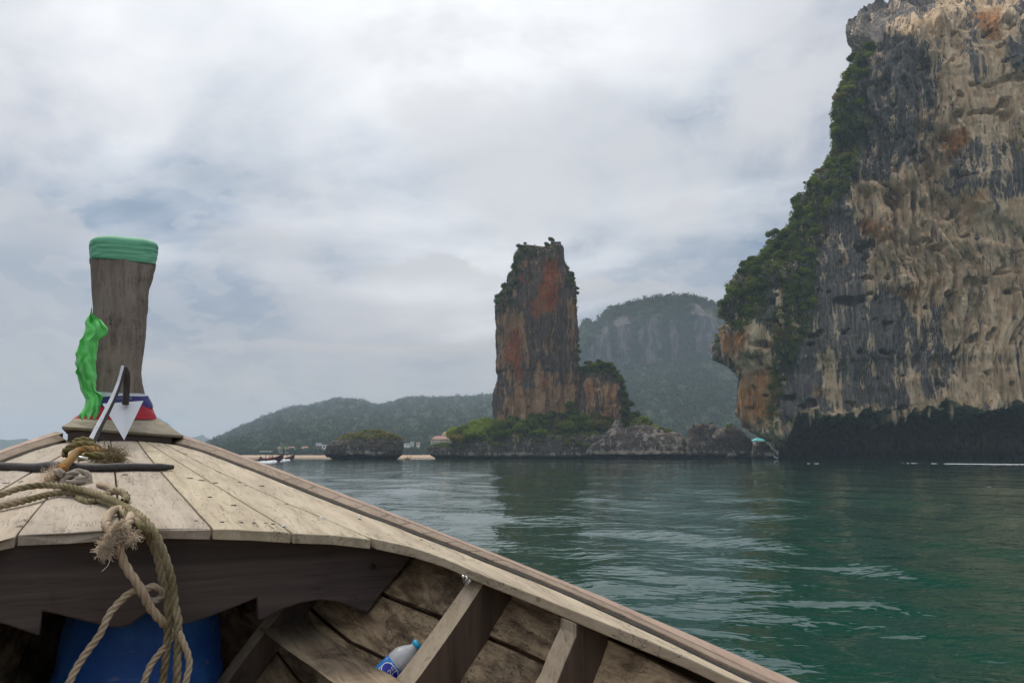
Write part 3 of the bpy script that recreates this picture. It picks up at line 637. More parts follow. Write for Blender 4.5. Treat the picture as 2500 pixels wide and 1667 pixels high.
def cliff_green():
    P, N, px, py, veg = CL
    fr = (px < 2560) & (py > -120) & (py < 1110) & (P[..., 1] < 345)
    A = Region([[(1735, 840), (1735, 690), (1850, 560), (1960, 420), (2020, 230), (2070, 60), (2100, -90), (2160, -90), (2122, 100), (2112, 250), (2090, 390), (2030, 500), (1965, 560), (1900, 660), (1860, 740), (1830, 790), (1770, 790)]], 1)(px, py)
    B = Region([[(1990, 540), (2010, 560), (1990, 660), (1980, 760), (1950, 830), (1915, 880), (1905, 1000), (1925, 1060), (1895, 1060), (1880, 960), (1885, 880), (1915, 850), (1925, 720)]], 1)(px, py)
    p, n_ = pick(P, N, px, py, A * fr, 125, 5, 3.3)
    kinds = ['leafD'] * 5 + ['leafM'] * 4 + ['leafB'] * 2 + ['leafO']
    for a, b in zip(p, n_):
        tree(a - b * .6, random.uniform(2.0, 4.2), random.choice(kinds), 'tree on the left shoulder of the big cliff', 'trees on the left shoulder of the cliff', trunk_h=random.uniform(.6, 1.0), lean=(random.uniform(-.35, .35), -.3))
    p, n_ = pick(P, N, px, py, B * fr, 38, 6, 2.6)
    for a, b in zip(p, n_):
        tree(a - b * .4, random.uniform(1.5, 2.8), random.choice(['leafM', 'leafB', 'leafM', 'leafD', 'leafO']), 'leafy tree in the green strip down the cliff face', 'trees in the green strip down the cliff face', trunk_h=.6, lean=(random.uniform(-.3, .3), -.2))
    # shrubs and creepers that nobody could count
    Pf = P.reshape(-1, 3); Nf = N.reshape(-1, 3); rg = np.random.default_rng(8)
    w = ((veg * fr).ravel() > .35); idx = rg.choice(np.nonzero(w)[0], 2100, replace=False)
    V, F = clumps(Pf[idx], Nf[idx], rg.uniform(.7, 1.9, len(idx)), 22, 9, .26)
    h = len(V) // 2
    tag(mk('creeping_shrubs', V, F, M['leafM']), 'low shrubs and creepers covering the shoulder of the big cliff', 'shrubs', kind='stuff')
    spots = [(2120, 1000), (2210, 1000), (1965, 1020), (2005, 1005), (2115, 955), (2110, 960), (2012, 872), (2190, 240), (2185, 300), (2170, 320), (2490, 330), (2470, 350), (2480, 380), (2450, 360), (2495, 420), (2160, 950), (2180, 930), (2060, 880), (2010, 825), (2340, 700), (2350, 720), (2270, 670), (2250, 680), (2330, 600), (2150, 860), (2000, 760), (2075, 990), (2032, 1000), (2200, 1015)]
    pts = []; nn = []
    flat = np.stack([px.ravel(), py.ravel()], 1); ok = (Pf[:, 1] < 320)
    for (a, b) in spots:
        d = (flat[:, 0] - a) ** 2 + (flat[:, 1] - b) ** 2 + (~ok) * 1e9; i = int(np.argmin(d))
        for k in range(7):
            pts.append(Pf[i] + rg.normal(size=3) * np.array([1.3, .1, 1.6])); nn.append(Nf[i])
    cand = np.nonzero(((px < 2520) & (px > 1960) & (py > 150) & (py < 1015) & (P[..., 1] < 315)).ravel())[0]
    for i in rg.choice(cand, 230, replace=False): pts.append(Pf[i]); nn.append(Nf[i])
    V, F = clumps(np.array(pts), np.array(nn), rg.uniform(.35, 1.0, len(pts)), 16, 19, .3)
    tag(mk('cliff_tufts', V, F, M['leafO']), 'yellowish grass tufts and ferns dotted over the bare cliff face', 'tufts', kind='stuff')
cliff_green()

# ================================================================== sea stack (tall pillar)
def pillar_mask(mk4, px, py, V, N):
    qx = px + 6 * vn(V / 6, 2) + 3 * vn(V / 2, 3); qy = py + 8 * vn(V / 8, 4)
    tan = Region([[(1225, 760), (1245, 750), (1262, 740), (1270, 780), (1278, 830), (1285, 900), (1275, 930), (1240, 930), (1225, 900)], [(1225, 950), (1300, 960), (1310, 1000), (1300, 1080), (1220, 1080)],
                  [(1300, 900), (1420, 920), (1415, 1100), (1300, 1100)], [(1385, 720), (1402, 740), (1400, 780), (1385, 770)]], 8)(qx, qy)
    org = Region([[(1330, 640), (1362, 640), (1366, 700), (1360, 740), (1345, 757), (1320, 775), (1300, 768), (1290, 745), (1315, 735), (1322, 700)], [(1268, 650), (1282, 680), (1290, 700), (1276, 700), (1268, 690)],
                  [(1262, 850), (1282, 870), (1282, 925), (1262, 930), (1255, 890)], [(1240, 820), (1262, 790), (1266, 860), (1245, 880)], [(1325, 915), (1337, 915), (1337, 960), (1325, 955)], [(1228, 850), (1245, 850), (1245, 900), (1232, 900)]], 8)(qx, qy)
    mk4[:, 0] = tan * .5 + .21; mk4[:, 1] = org * 1.0 + .17
    mk4[:, 2] = Region([[(1200, 780), (1200, 720), (1262, 580), (1380, 570), (1420, 660), (1440, 800), (1415, 800), (1385, 680), (1375, 620), (1330, 640), (1285, 640), (1265, 700), (1245, 760), (1212, 770)]], 3)(qx, qy) * .5
    mk4[:, 3] = 0
stack = rock_body('sea_stack', [(1213, 1150), (1213, 1039), (1213, 1007), (1214, 954), (1221, 945), (1222, 910), (1214, 904), (1214, 882), (1217, 851), (1216, 807), (1211, 770), (1212, 740), (1227, 715), (1242, 685), (1258, 652), (1264, 625), (1276, 608), (1300, 606), (1345, 604)],
                  [(1414, 1150), (1414, 1007), (1413, 914), (1411, 882), (1408, 807), (1405, 757), (1402, 720), (1392, 686), (1382, 664), (1377, 620), (1372, 604), (1370, 592)],
                  376, .5, M['stack'], nz=330, na=420, expo=3.4, amp=(1.9, 2.3, .6), wl=(16, 5.5, 1.5), zs=.16, crease=.85, seed=3, maskf=pillar_mask)
tag(stack[0], 'tall square-shouldered limestone pillar with orange streaks rising from the sea', 'rock')
def nb_mask(mk4, px, py, V, N):
    qx = px + 5 * vn(V / 6, 2); qy = py + 6 * vn(V / 6, 4)
    mk4[:, 0] = Region([[(1430, 920), (1500, 930), (1520, 1000), (1510, 1060), (1430, 1040)]], 2)(qx, qy) * .5 + .05
    mk4[:, 1] = Region([[(1425, 930), (1438, 940), (1448, 1000), (1440, 1010)], [(1440, 985), (1515, 990), (1515, 1050), (1450, 1030)]], 2)(qx, qy) * .55
    mk4[:, 2] = sst(912 - qy, -10, 10) * .8; mk4[:, 3] = 0
stump = rock_body('sea_stack', [(1415, 1150), (1418, 950), (1421, 905), (1432, 893), (1452, 888), (1460, 886)], [(1560, 1150), (1545, 1060), (1528, 1000), (1522, 959), (1514, 932), (1503, 912), (1488, 895), (1470, 888)],
                  368, .8, M['stack'], nz=150, na=220, expo=2.8, amp=(1.6, 2.0, .7), wl=(12, 4, 1.5), zs=.3, crease=.8, seed=13, maskf=nb_mask)
tag(stump[0], 'squat bush-topped limestone stump standing right beside the tall pillar', 'rock')

def sea_mask(tanv, mossz=None, tide_h=1.6):
    def f(mk4, px, py, V, N):
        mk4[:, 0] = tanv + .35 * sst(np.abs(V[:, 2] - tide_h - 1.2), 1.0, .2)
        mk4[:, 1] = 0
        if mossz is not None: mk4[:, 2] = sst(V[:, 2] + 1.2 * vn(V / 2, 3), mossz - .8, mossz + .8) * .9
        t = vn(V * np.array([.2, .2, 0]), 5); mk4[:, 3] = sst(V[:, 2] + .35 * t, tide_h + .35, tide_h)
    return f
base = rock_body('rock_island', [(1098, 1150), (1098, 1105), (1100, 1085), (1112, 1072), (1205, 1060), (1290, 1040), (1380, 1020)], [(1640, 1150), (1640, 1085), (1625, 1065), (1600, 1050), (1545, 1025), (1500, 1012), (1440, 1008)],
                 373, .3, M['sea'], nz=70, na=340, expo=2.3, amp=(1.6, 1.5, .5), wl=(14, 5, 1.6), zs=.8, seed=23, maskf=sea_mask(.12, 10.5, 1.0), notch=1.6, notch_z=1.6, hd=22)
tag(base[0], 'low dark rock island at the foot of the tall pillar', 'rock')
low = rock_body('sea_rock', [(1068, 1135), (1060, 1119), (1052, 1112), (1047, 1103), (1046, 1092), (1052, 1086), (1075, 1085), (1090, 1083)], [(1125, 1135), (1125, 1105), (1116, 1097), (1104, 1089), (1096, 1084)],
                366, .7, M['sea'], nz=60, na=160, expo=2.3, amp=(.9, .7, .35), wl=(6, 2.5, 1), zs=.9, seed=33, maskf=sea_mask(.1, 4.8, 1.2), notch=.8, notch_z=1.8)
tag(low[0], 'small dark rock at the left tip of the pillar island', 'rock')
ROCKS = [('A', [(1436, 1135), (1430, 1112), (1430, 1104), (1436, 1090), (1466, 1062), (1494, 1046), (1503, 1024)], [(1575, 1135), (1572, 1090), (1550, 1062), (1524, 1048), (1512, 1024)], 350, 'pale jagged rock with a sharp peak in front of the pillar island', .30),
         ('B', [(1492, 1135), (1486, 1112), (1496, 1090), (1518, 1062), (1532, 1045), (1556, 1038)], [(1692, 1135), (1692, 1105), (1680, 1080), (1650, 1062), (1622, 1055), (1600, 1045), (1575, 1037)], 346, 'broad pale sloping rock in the middle of the low rocks', .34),
         ('C', [(1660, 1135), (1664, 1105), (1672, 1070), (1684, 1052), (1691, 1038), (1712, 1033)], [(1778, 1135), (1780, 1100), (1772, 1070), (1762, 1048), (1742, 1036), (1728, 1034)], 348, 'dark upright rock with a knob on top between two pale rocks', .12),
         ('D', [(1738, 1135), (1742, 1112), (1746, 1080), (1752, 1052), (1775, 1040)], [(1844, 1135), (1842, 1112), (1834, 1082), (1812, 1056), (1796, 1044), (1784, 1039)], 344, 'dark rounded rock nearest the left foot of the big cliff', .14)]
rk = {}
for i, (k, l, r_, Y, lab, tv) in enumerate(ROCKS):
    rk[k] = rock_body('sea_rock', l, r_, Y, .55, M['sea'], nz=80, na=200, expo=2.2, amp=(2.4, 1.2, .3), wl=(9, 4.5, 1.5), zs=.8, seed=43 + i, maskf=sea_mask(tv, None, 1.7), notch=1.2, notch_z=2.1, strata=.22)
    tag(rk[k][0], lab, 'rock')
for i, (x0, x1, yt, Y, lab) in enumerate([(1836, 1884, 1080, 330, 'low boulder in the gap between the dark rocks and the cliff foot'), (1868, 1898, 1098, 322, 'small wetted boulder at the cliff foot beside the dark sea cave'), (1772, 1800, 1106, 338, 'little round boulder awash in front of the dark rounded rock')]):
    b = rock_body('boulder', [(x0 + 4, 1135), (x0, 1115), (x0 + 3, yt + 9), (x0 + (x1 - x0) * .35, yt)], [(x1, 1135), (x1, 1112), (x1 - 5, yt + 8), (x1 - (x1 - x0) * .4, yt)], Y, .7, M['sea'], nz=30, na=80, expo=2.2, amp=(.5, .4, .2), wl=(3, 1.5, .7), zs=1, seed=60 + i, maskf=sea_mask(.15, None, 1.0))
    tag(b[0], lab, 'rock')
islet = rock_body('rock_islet', [(814, 1135), (812, 1121), (806, 1117), (799, 1112), (798, 1100), (801, 1089), (819, 1078), (844, 1067), (867, 1061), (886, 1057), (905, 1055)], [(970, 1135), (972, 1121), (978, 1113), (981, 1100), (980, 1082), (977, 1072), (968, 1064), (950, 1062), (932, 1058)],
                  326, .55, M['sea'], nz=110, na=260, expo=2.4, amp=(1.1, .9, .4), wl=(6, 2.5, .9), zs=1.0, seed=53, maskf=sea_mask(.06, 8.0, 1.5), notch=1.0, notch_z=2.0)
tag(islet[0], 'small dark flat-topped islet with a green crest, alone between the boats and the pillar', 'rock')

# ---- vegetation of the pillar group
def near(body, px0, py0):
    o, V, N, px, py = body; m = (px - px0) ** 2 + (py - py0) ** 2 + (V[:, 1] > V[:, 1].mean()) * 1e6
    i = int(np.argmin(m)); return V[i], N[i]
def grove(body, poly, n, mind, smin, smax, kinds, label, group, seed, front=True, th=.8, hi=True, dz=0.0):
    o, V, N, px, py = body; m = Region([poly], 0, st=3)(px, py)
    if front: m = m * (V[:, 1] < V[:, 1].mean() + 3)
    p, nn = pick(V, N, px, py, m, n, seed, mind)
    for a in p: tree(a + np.array([0, 0, dz - .4]), random.uniform(smin, smax), random.choice(kinds), label, group, trunk_h=th * random.uniform(.8, 1.2), hi=hi)
D, Mi, Br, Ol = 'leafD', 'leafM', 'leafB', 'leafO'
grove(stack, [(1255, 640), (1268, 600), (1300, 590), (1350, 590), (1350, 640), (1300, 640)], 11, 2.8, 1.3, 2.3, [D, D, Mi], 'dark tree on the summit of the tall limestone pillar', 'trees on the pillar summit', 1)
grove(stack, [(1205, 750), (1228, 700), (1262, 640), (1275, 660), (1262, 720), (1240, 770)], 16, 2.6, 1.3, 2.5, [D, D, D, Mi], 'dark tree on the left shoulder of the tall pillar', 'trees on the left shoulder of the pillar', 2)
grove(stack, [(1376, 610), (1396, 640), (1408, 700), (1412, 760), (1398, 740), (1384, 690)], 11, 2.2, 1.2, 2.5, [D, D, Mi], 'dark tree hanging on the upper right edge of the pillar', 'trees on the upper right edge of the pillar', 3)
grove(stack, [(1396, 830), (1412, 830), (1420, 900), (1408, 910)], 5, 2.4, 1.5, 2.3, [D, Mi], 'dark tree in the notch between the pillar and the stump', 'trees in the notch beside the pillar', 4)
grove(stump, [(1418, 925), (1430, 880), (1500, 880), (1515, 930), (1480, 915), (1440, 915)], 15, 2.3, 1.4, 2.4, [D, Mi, Mi, Br], 'green tree on top of the squat stump rock', 'trees on top of the stump rock', 5)
grove(stump, [(1508, 920), (1530, 950), (1560, 1050), (1530, 1060), (1515, 990)], 14, 2.6, 1.8, 3.0, [D, D, Mi], 'dark tree down the right flank of the stump rock', 'trees on the right flank of the stump rock', 6)
grove(base, [(1100, 1090), (1105, 1050), (1215, 1040), (1216, 1085)], 15, 3.0, 3.4, 4.8, [Br, Br, Ol, Mi], 'light green tree on the left end of the pillar island', 'trees on the left end of the pillar island', 7, th=.9)
grove(base, [(1214, 1080), (1214, 1040), (1290, 1020), (1380, 1000), (1480, 1000), (1480, 1050), (1400, 1075), (1300, 1085)], 42, 3.3, 2.6, 4.4, [Br, Mi, Br, Mi, D, Ol], 'bright green tree in the thicket at the foot of the pillar', 'trees in the thicket at the foot of the pillar', 8, th=1.0)
grove(base, [(1480, 1060), (1480, 1000), (1560, 1020), (1640, 1060), (1630, 1085), (1540, 1080)], 18, 3.2, 2.2, 3.2, [Mi, D, Br], 'green tree on the low slope right of the stump rock', 'trees on the slope right of the stump rock', 9)
grove(base, [(1120, 1098), (1120, 1066), (1440, 1050), (1450, 1096)], 22, 3.0, 1.1, 2.2, [Br, Br, Mi, Ol], 'small bright bush on the rock ledges just above the water below the pillar', 'bushes on the ledges above the water', 19, th=.5)
for px_, py_, Y_, s_, k_ in [(1310, 1035, 368, 3.6, Br), (1345, 1020, 370, 3.8, Br), (1375, 1005, 371, 3.4, Br), (1400, 1000, 371, 3.6, Mi), (1270, 1045, 368, 3.0, Mi), (1440, 1030, 368, 3.4, Mi), (1470, 1015, 370, 3.6, D), (1250, 1060, 366, 2.8, Br), (1280, 1085, 364, 2.4, Br), (1330, 1065, 365, 2.6, Mi), (1535, 985, 372, 3.2, D), (1550, 1010, 371, 3.4, D), (1575, 1025, 371, 3.0, Br), (1160, 1034, 370, 4.4, Br), (1185, 1026, 372, 4.0, Br), (1135, 1050, 369, 3.2, Ol), (1205, 1050, 369, 2.6, Mi)]:
    p_ = PW(px_, py_, Y_); tree(p_ - np.array([0, 0, s_ * .9]), s_, k_, 'bushy tree leaning out over the rocks below the pillar', 'bushy trees over the rocks below the pillar', trunk_h=.9)
for body, poly, n, kd, lab, gr, sd in [(rk['C'], [(1680, 1050), (1690, 1025), (1760, 1025), (1770, 1060)], 4, [Ol, D], 'bush on the dark upright rock', 'bushes on the dark upright rock', 21), (rk['D'], [(1770, 1060), (1775, 1030), (1815, 1040), (1820, 1065)], 5, [Br, Mi], 'bush on the dark rounded rock by the cliff', 'bushes on the dark rounded rock', 22), (rk['B'], [(1560, 1045), (1560, 1030), (1660, 1045), (1660, 1060)], 5, [D, Ol], 'bush behind the top of the broad pale rock', 'bushes behind the broad pale rock', 23),
                               (islet, [(860, 1070), (885, 1045), (975, 1050), (982, 1075), (940, 1070)], 15, [Br, Ol, Mi], 'small bush on the crest of the lone islet', 'bushes on the crest of the lone islet', 24), (low, [(1050, 1095), (1052, 1080), (1095, 1080), (1098, 1092)], 6, [Ol, Br], 'small bush on the rock at the island tip', 'bushes on the rock at the island tip', 25)]:
    grove(body, poly, n, 1.2, .75, 1.35, kd, lab, gr, sd, th=.45, hi=False)
t_ = tree(PW(893, 1060, 326), 1.5, Mi, 'lone taller tree rising from the crest of the dark islet', None, trunk_h=.9)
def stuff_on(body, zmin, n, size, mat, lab, seed, name='undergrowth', pred=None):
    o, V, N, px, py = body; m = (N[:, 2] > .05) & (V[:, 2] > zmin)
    if pred is not None: m = pred(px, py, V, N)
    rg = np.random.default_rng(seed); idx = np.nonzero(m)[0]; idx = rg.choice(idx, min(n, len(idx)), replace=False)
    Vc, Fc = clumps(V[idx], N[idx], rg.uniform(.5, 1.2, len(idx)) * size, 18, seed, .28); tag(mk(name, Vc, Fc, mat), lab, 'undergrowth', kind='stuff')
stuff_on(base, 7.5, 800, 1.4, M['leafB'], 'dense undergrowth over the island below the pillar', 1)
stuff_on(islet, 7.8, 260, .7, M['leafO'], 'grass and low scrub along the crest of the lone islet', 2)
stuff_on(stack, 0, 300, .8, M['leafD'], 'dark scrub on the shoulders and top of the pillar', 3, pred=lambda px, py, V, N: (Region([[(1205, 770), (1205, 730), (1262, 610), (1290, 590), (1360, 590), (1350, 640), (1290, 640), (1265, 720), (1240, 780)], [(1378, 620), (1400, 660), (1414, 760), (1400, 760), (1384, 690)]], 0, st=3)(px, py) > .5) & (V[:, 1] < 376))
stuff_on(stump, 0, 260, 1.2, M['leafM'], 'scrub over the stump rock', 4, pred=lambda px, py, V, N: (py < 915) | (px > 1518))

# ================================================================== far hills, mountains, beach
def hill(name, crest, Y0, Y1, Y2, label, nx=420, nt=130, cliff=None, tree_h=3.5, cell=8.0, seed=0, mat=None, sub=1.0):
    cx = np.array([c[0] for c in crest], float); cyy = np.array([c[1] for c in crest], float)
    pxs = np.linspace(cx.min(), cx.max(), nx); top = np.interp(pxs, cx, cyy)
    H = zPx(top, Y1) - .8 * tree_h; t = np.linspace(0, 1, nt)
    X1 = (pxs - 1250) / FPX * Y1 * 1.005
    if cliff is None:
        Yt = Y0 + (Y1 - Y0) * t; f = sst(t, -.25, 1.12); f = (f - f[0]) / (f[-1] - f[0])
        Y = Yt[None] + 0 * X1[:, None]; Z = H[:, None] * f[None] ** .9 - 1.5 * (1 - t)[None] ** 6
    else:
        kz, ky = cliff; Z = H[:, None] * np.interp(t, [0, .55, .80, 1], kz)[None]; Y = np.interp(t, [0, .55, .80, 1], ky)[None] + 0 * Z
    # back slope
    tb = np.linspace(0, 1, 10)[1:]; Yb = Y1 + (Y2 - Y1) * tb; Z = np.concatenate([Z, H[:, None] * (1 - tb[None] ** 1.5) - 2 * tb[None]], 1); Y = np.concatenate([Y, Yb[None] + 0 * X1[:, None]], 1)
    X = X1[:, None] * (Y / Y1) ** sub
    P = np.stack([X, Y, Z], -1)
    P[..., 1] += 12 * fbm(P / np.array([60, 1e9, 60]), 3, seed) * np.clip(Z / 20, 0, 1)
    gul = fbm(np.stack([X / 45, Z / 200, 0 * X], -1), 3, seed + 8); P[..., 1] += 14 * gul * np.clip(Z / 20, 0, 1)
    N = np.cross(np.gradient(P, axis=0), np.gradient(P, axis=1)); N /= np.linalg.norm(N, axis=-1)[..., None] + 1e-9
    N *= np.sign(N[..., 2:3] + 1e-6)
    rocky = np.zeros(X.shape)
    if cliff is not None:
        tt = np.concatenate([t, np.full(9, 1.0)])[None]; w = fbm(np.stack([X / 26, 0 * X, 0 * X], -1), 2, 4) * .10
        rocky = sst(tt + w, .50, .56) * sst(tt + w * 1.6, .86, .76) + 0 * X
        colm = fbm(np.stack([X / 14, Z / 220, 0 * X], -1), 3, 44); P[..., 1] += rocky * 15 * colm
        rocky = rocky * sst(colm + .3 * fbm(P / 15, 2, 3), .22, -.08)
    c1, id1 = cellF1(np.stack([X / cell, (Y * .6 + Z) / cell], -1), seed + 1)
    dome = np.sqrt(np.clip(1 - (c1 / .75) ** 2, 0, 1)) * (.5 + id1)
    P = P + (N * .6 + np.array([0, -.15, .4])) * (dome * tree_h * (1 - rocky))[..., None]
    mk4 = np.zeros(X.shape + (4,)); mk4[..., 0] = .65 * id1 + .35 * dome * .6; mk4[..., 1] = rocky; mk4[..., 3] = 1
    o = mk(name, P.reshape(-1, 3), gridF(P.shape[0], P.shape[1]), mat or M['canopy'], smooth=True, attrs={'mask': mk4.reshape(-1, 4)})
    tag(o, kind='structure')
    if label: o['label'] = label
    return P, N, rocky
H1 = hill('left_hill', [(495, 1112), (520, 1085), (560, 1066), (600, 1045), (620, 1038), (650, 1024), (690, 1010), (705, 1003), (760, 998), (790, 990), (815, 982), (840, 979), (870, 982), (895, 988), (910, 995), (945, 994), (980, 983), (1010, 977), (1060, 978), (1110, 976), (1160, 974), (1200, 970), (1230, 966), (1300, 975), (1400, 1000), (1500, 1040), (1600, 1085), (1700, 1105), (1900, 1112)], 820, 2500, 2900, None, nx=700, nt=110, tree_h=7, cell=15, seed=2)
H2 = hill('right_hill', [(1404, 1112), (1410, 900), (1413, 815), (1423, 785), (1434, 787), (1456, 790), (1475, 764), (1502, 750), (1535, 742), (1577, 731), (1637, 722), (1690, 722), (1727, 733), (1760, 745), (1850, 780), (1950, 860), (2050, 980), (2200, 1105)], 900, 1600, 1900, None, nx=560, nt=210,
          cliff=([0, .52, .80, 1.0], [900, 1420, 1445, 1600]), tree_h=6, cell=13, seed=6, sub=.55)
def canopy_stuff(Hd, n, size, seed, label, name):
    P, N, rocky = Hd; rg = np.random.default_rng(seed); px, py = toPx(P)
    m = ((rocky < .4) & (P[..., 2] > 1) & (py < 1110)).ravel(); Pf = P.reshape(-1, 3)[m]; Nf = N.reshape(-1, 3)[m]
    i = rg.choice(len(Pf), n, replace=False)
    V, F = clumps(Pf[i], Nf[i], rg.uniform(.6, 1.25, n) * size, 16, seed, .3)
    tag(mk(name, V, F, M['leafF']), label, 'forest', kind='stuff')
M['leafF'] = leafmat('far_foliage', (.02, .038, .015), (.052, .07, .024))
canopy_stuff(H1, 7000, 7.5, 31, 'forest covering the low hill behind the beach', 'hill_forest')
canopy_stuff(H2, 6500, 6.8, 32, 'forest covering the steep hill behind the pillar', 'hill_forest')
def mountain(name, crest, Y, seed):
    c = np.array(crest, float); pxs = np.linspace(c[0, 0], c[-1, 0], 200); H = zPx(np.interp(pxs, c[:, 0], c[:, 1]), Y); X = (pxs - 1250) / FPX * Y
    rows = []
    for t in (0, .3, .6, .85, 1, .6, 0): rows.append(t)
    Yv = [Y - 500, Y - 320, Y - 180, Y - 70, Y, Y + 200, Y + 450]
    P = np.stack([np.stack([X * yy / Y, np.full_like(X, yy) + 30 * vn(np.stack([X / 80, 0 * X + k, 0 * X], -1), seed), H * t - (3 if t == 0 else 0)], -1) for k, (t, yy) in enumerate(zip(rows, Yv))])
    a = np.zeros((P.shape[0] * P.shape[1], 4)); a[:, 0] = .4; a[:, 3] = 1
    tag(mk(name, P.reshape(-1, 3), gridF(P.shape[0], P.shape[1]), M['canopy'], smooth=True, attrs={'mask': a}), kind='structure')
mountain('far_mountains', [(-500, 1112), (-380, 1080), (-200, 1060), (-60, 1076), (0, 1071), (22, 1074), (45, 1072), (70, 1070), (110, 1085), (160, 1095), (210, 1080), (280, 1040), (340, 1030), (378, 1019), (392, 1020), (402, 1027), (415, 1032), (430, 1044), (448, 1060), (465, 1076), (490, 1100), (520, 1112)], 3300, 3)
mountain('distant_mountains', [(440, 1112), (455, 1080), (470, 1069), (485, 1066), (497, 1060), (506, 1067), (515, 1073), (530, 1072), (545, 1078), (600, 1095), (700, 1112)], 4000, 7)
def beach():
    xs = np.linspace(-330, 60, 160); rows = []
    for t, (yy, zz_) in enumerate([(738, -.8), (744, .05), (752, 1.0), (760, 1.7), (772, 2.2), (800, 2.0)]):
        rows.append(np.stack([xs, yy + 2.5 * np.sin(xs / 37) + 1.5 * np.sin(xs / 11), np.full_like(xs, zz_)], -1))
    tag(mk('beach', np.stack(rows).reshape(-1, 3), gridF(6, 160), plain('beach_sand', (.42, .29, .19), .9, nscale=.3, nam=.12), smooth=True), kind='structure')
beach()
def shore_forest():
    rg = np.random.default_rng(77); n = 900; px = rg.uniform(560, 1110, n); Y = rg.uniform(764, 790, n); z = rg.uniform(1, 7, n) * (.5 + .5 * rg.random(n))
    P = np.stack([(px - 1250) / FPX * Y, Y, z + 1.5], -1)
    V, F = clumps(P, np.tile([0, -.2, 1.0], (n, 1)), rg.uniform(1.8, 3.2, n), 16, 5, .3)
    tag(mk('beach_trees', V, F, M['leafF']), 'row of trees behind the long pale beach', 'forest', kind='stuff')
shore_forest()

# ================================================================== buildings by the far shore
mw = plain('white_render', (.75, .75, .74), .7, nscale=1); mcrm = plain('cream_render', (.6, .48, .38), .7, nscale=1); mro = plain('orange_roof_tiles', (.36, .19, .14), .8, nscale=1, nam=.3)
mgr = plain('grey_roof', (.5, .52, .54), .7, nscale=1); mtl = plain('teal_roof', (.06, .42, .40), .6, nscale=1); mgl = plain('dark_window_glass', (.03, .035, .04), .2)
def house(px, py, Y, w, d, h, wall, roof, label, floors=1, flat=False, nwin=3, rz=.15, group=None):
    p = PW(px, py, Y); r = empty('house', (p[0], p[1], p[2]), rz); tag(r, label, 'building', group)
    mk('wall', *boxVF(-w / 2, w / 2, -d / 2, d / 2, -4, h), wall, r)
    if flat: mk('roof', *boxVF(-w / 2 - .5, w / 2 + .5, -d / 2 - .5, d / 2 + .5, h + .01, h + .5), roof, r)
    else:
        rh = min(w, d) * .32; o = .7; V = [(-w / 2 - o, -d / 2 - o, h), (w / 2 + o, -d / 2 - o, h), (w / 2 + o, d / 2 + o, h), (-w / 2 - o, d / 2 + o, h), (-w / 4, 0, h + rh), (w / 4, 0, h + rh)]
        mk('roof', V, [(0, 1, 5, 4), (1, 2, 5), (2, 3, 4, 5), (3, 0, 4), (3, 2, 1, 0)], roof, r)
    for fl in range(floors):
        for k in range(nwin):
            x = (k + .5) / nwin * w - w / 2; zc = h * (fl + .5) / floors; mk('window', *boxVF(x - w / nwin * .27, x + w / nwin * .27, -d / 2 - .08, -d / 2 + .05, zc - h / floors * .25, zc + h / floors * .25), mgl, r)
for a in [(788, 1094, 800, 12, 8, 3.2, mw, mgr, 'white flat-roofed building just left of the dark islet', 1, True, 4), (778, 1089, 806, 5, 5, 2.6, mw, mgr, 'small white building above and left of the white flat-roofed one', 1, True, 2),
          (697, 1101, 790, 6, 5, 2.2, mcrm, mro, 'cream bungalow with orange roof, left one of the close pair behind the beach', 1, False, 2), (711, 1100, 792, 7, 5, 2.6, mcrm, mro, 'cream bungalow with orange roof, right one of the close pair behind the beach', 1, False, 3),
          (745, 1099, 795, 7, 5, 2.2, mcrm, mro, 'cream bungalow with orange roof, between the close pair and the white buildings', 1, False, 2), (768, 1100, 792, 5, 4, 2.0, mcrm, mro, 'small bungalow just below the white buildings', 1, False, 2), (683, 1099, 795, 4, 4, 1.8, mw, mro, 'smallest pale bungalow, leftmost behind the beach', 1, False, 1),
          (990, 1088, 800, 10, 7, 1.8, mw, mw, 'long low white building right of the dark islet', 1, True, 4), (1007, 1085, 804, 2.6, 3, 2.2, mw, mw, 'tiny white hut right of the long low building', 1, True, 1), (1021, 1086, 806, 3.4, 3, 1.6, mw, mro, 'tiny white hut with a reddish roof', 1, False, 1),
          (1074, 1083, 640, 13, 8, 3.6, mcrm, mro, 'large hotel with red-tiled roof left of the pillar island', 2, False, 7), (1093, 1080, 650, 9, 9, 6.0, mcrm, mro, 'taller hotel wing with red roof, half hidden by the island trees', 3, False, 4),
          (1853, 1082, 420, 5.5, 5, 1.3, mw, mtl, 'low building with a teal roof seen in the gap by the cliff foot', 1, False, 4)]:
    house(*a[:6], a[6], a[7], a[8], a[9], a[10], a[11])

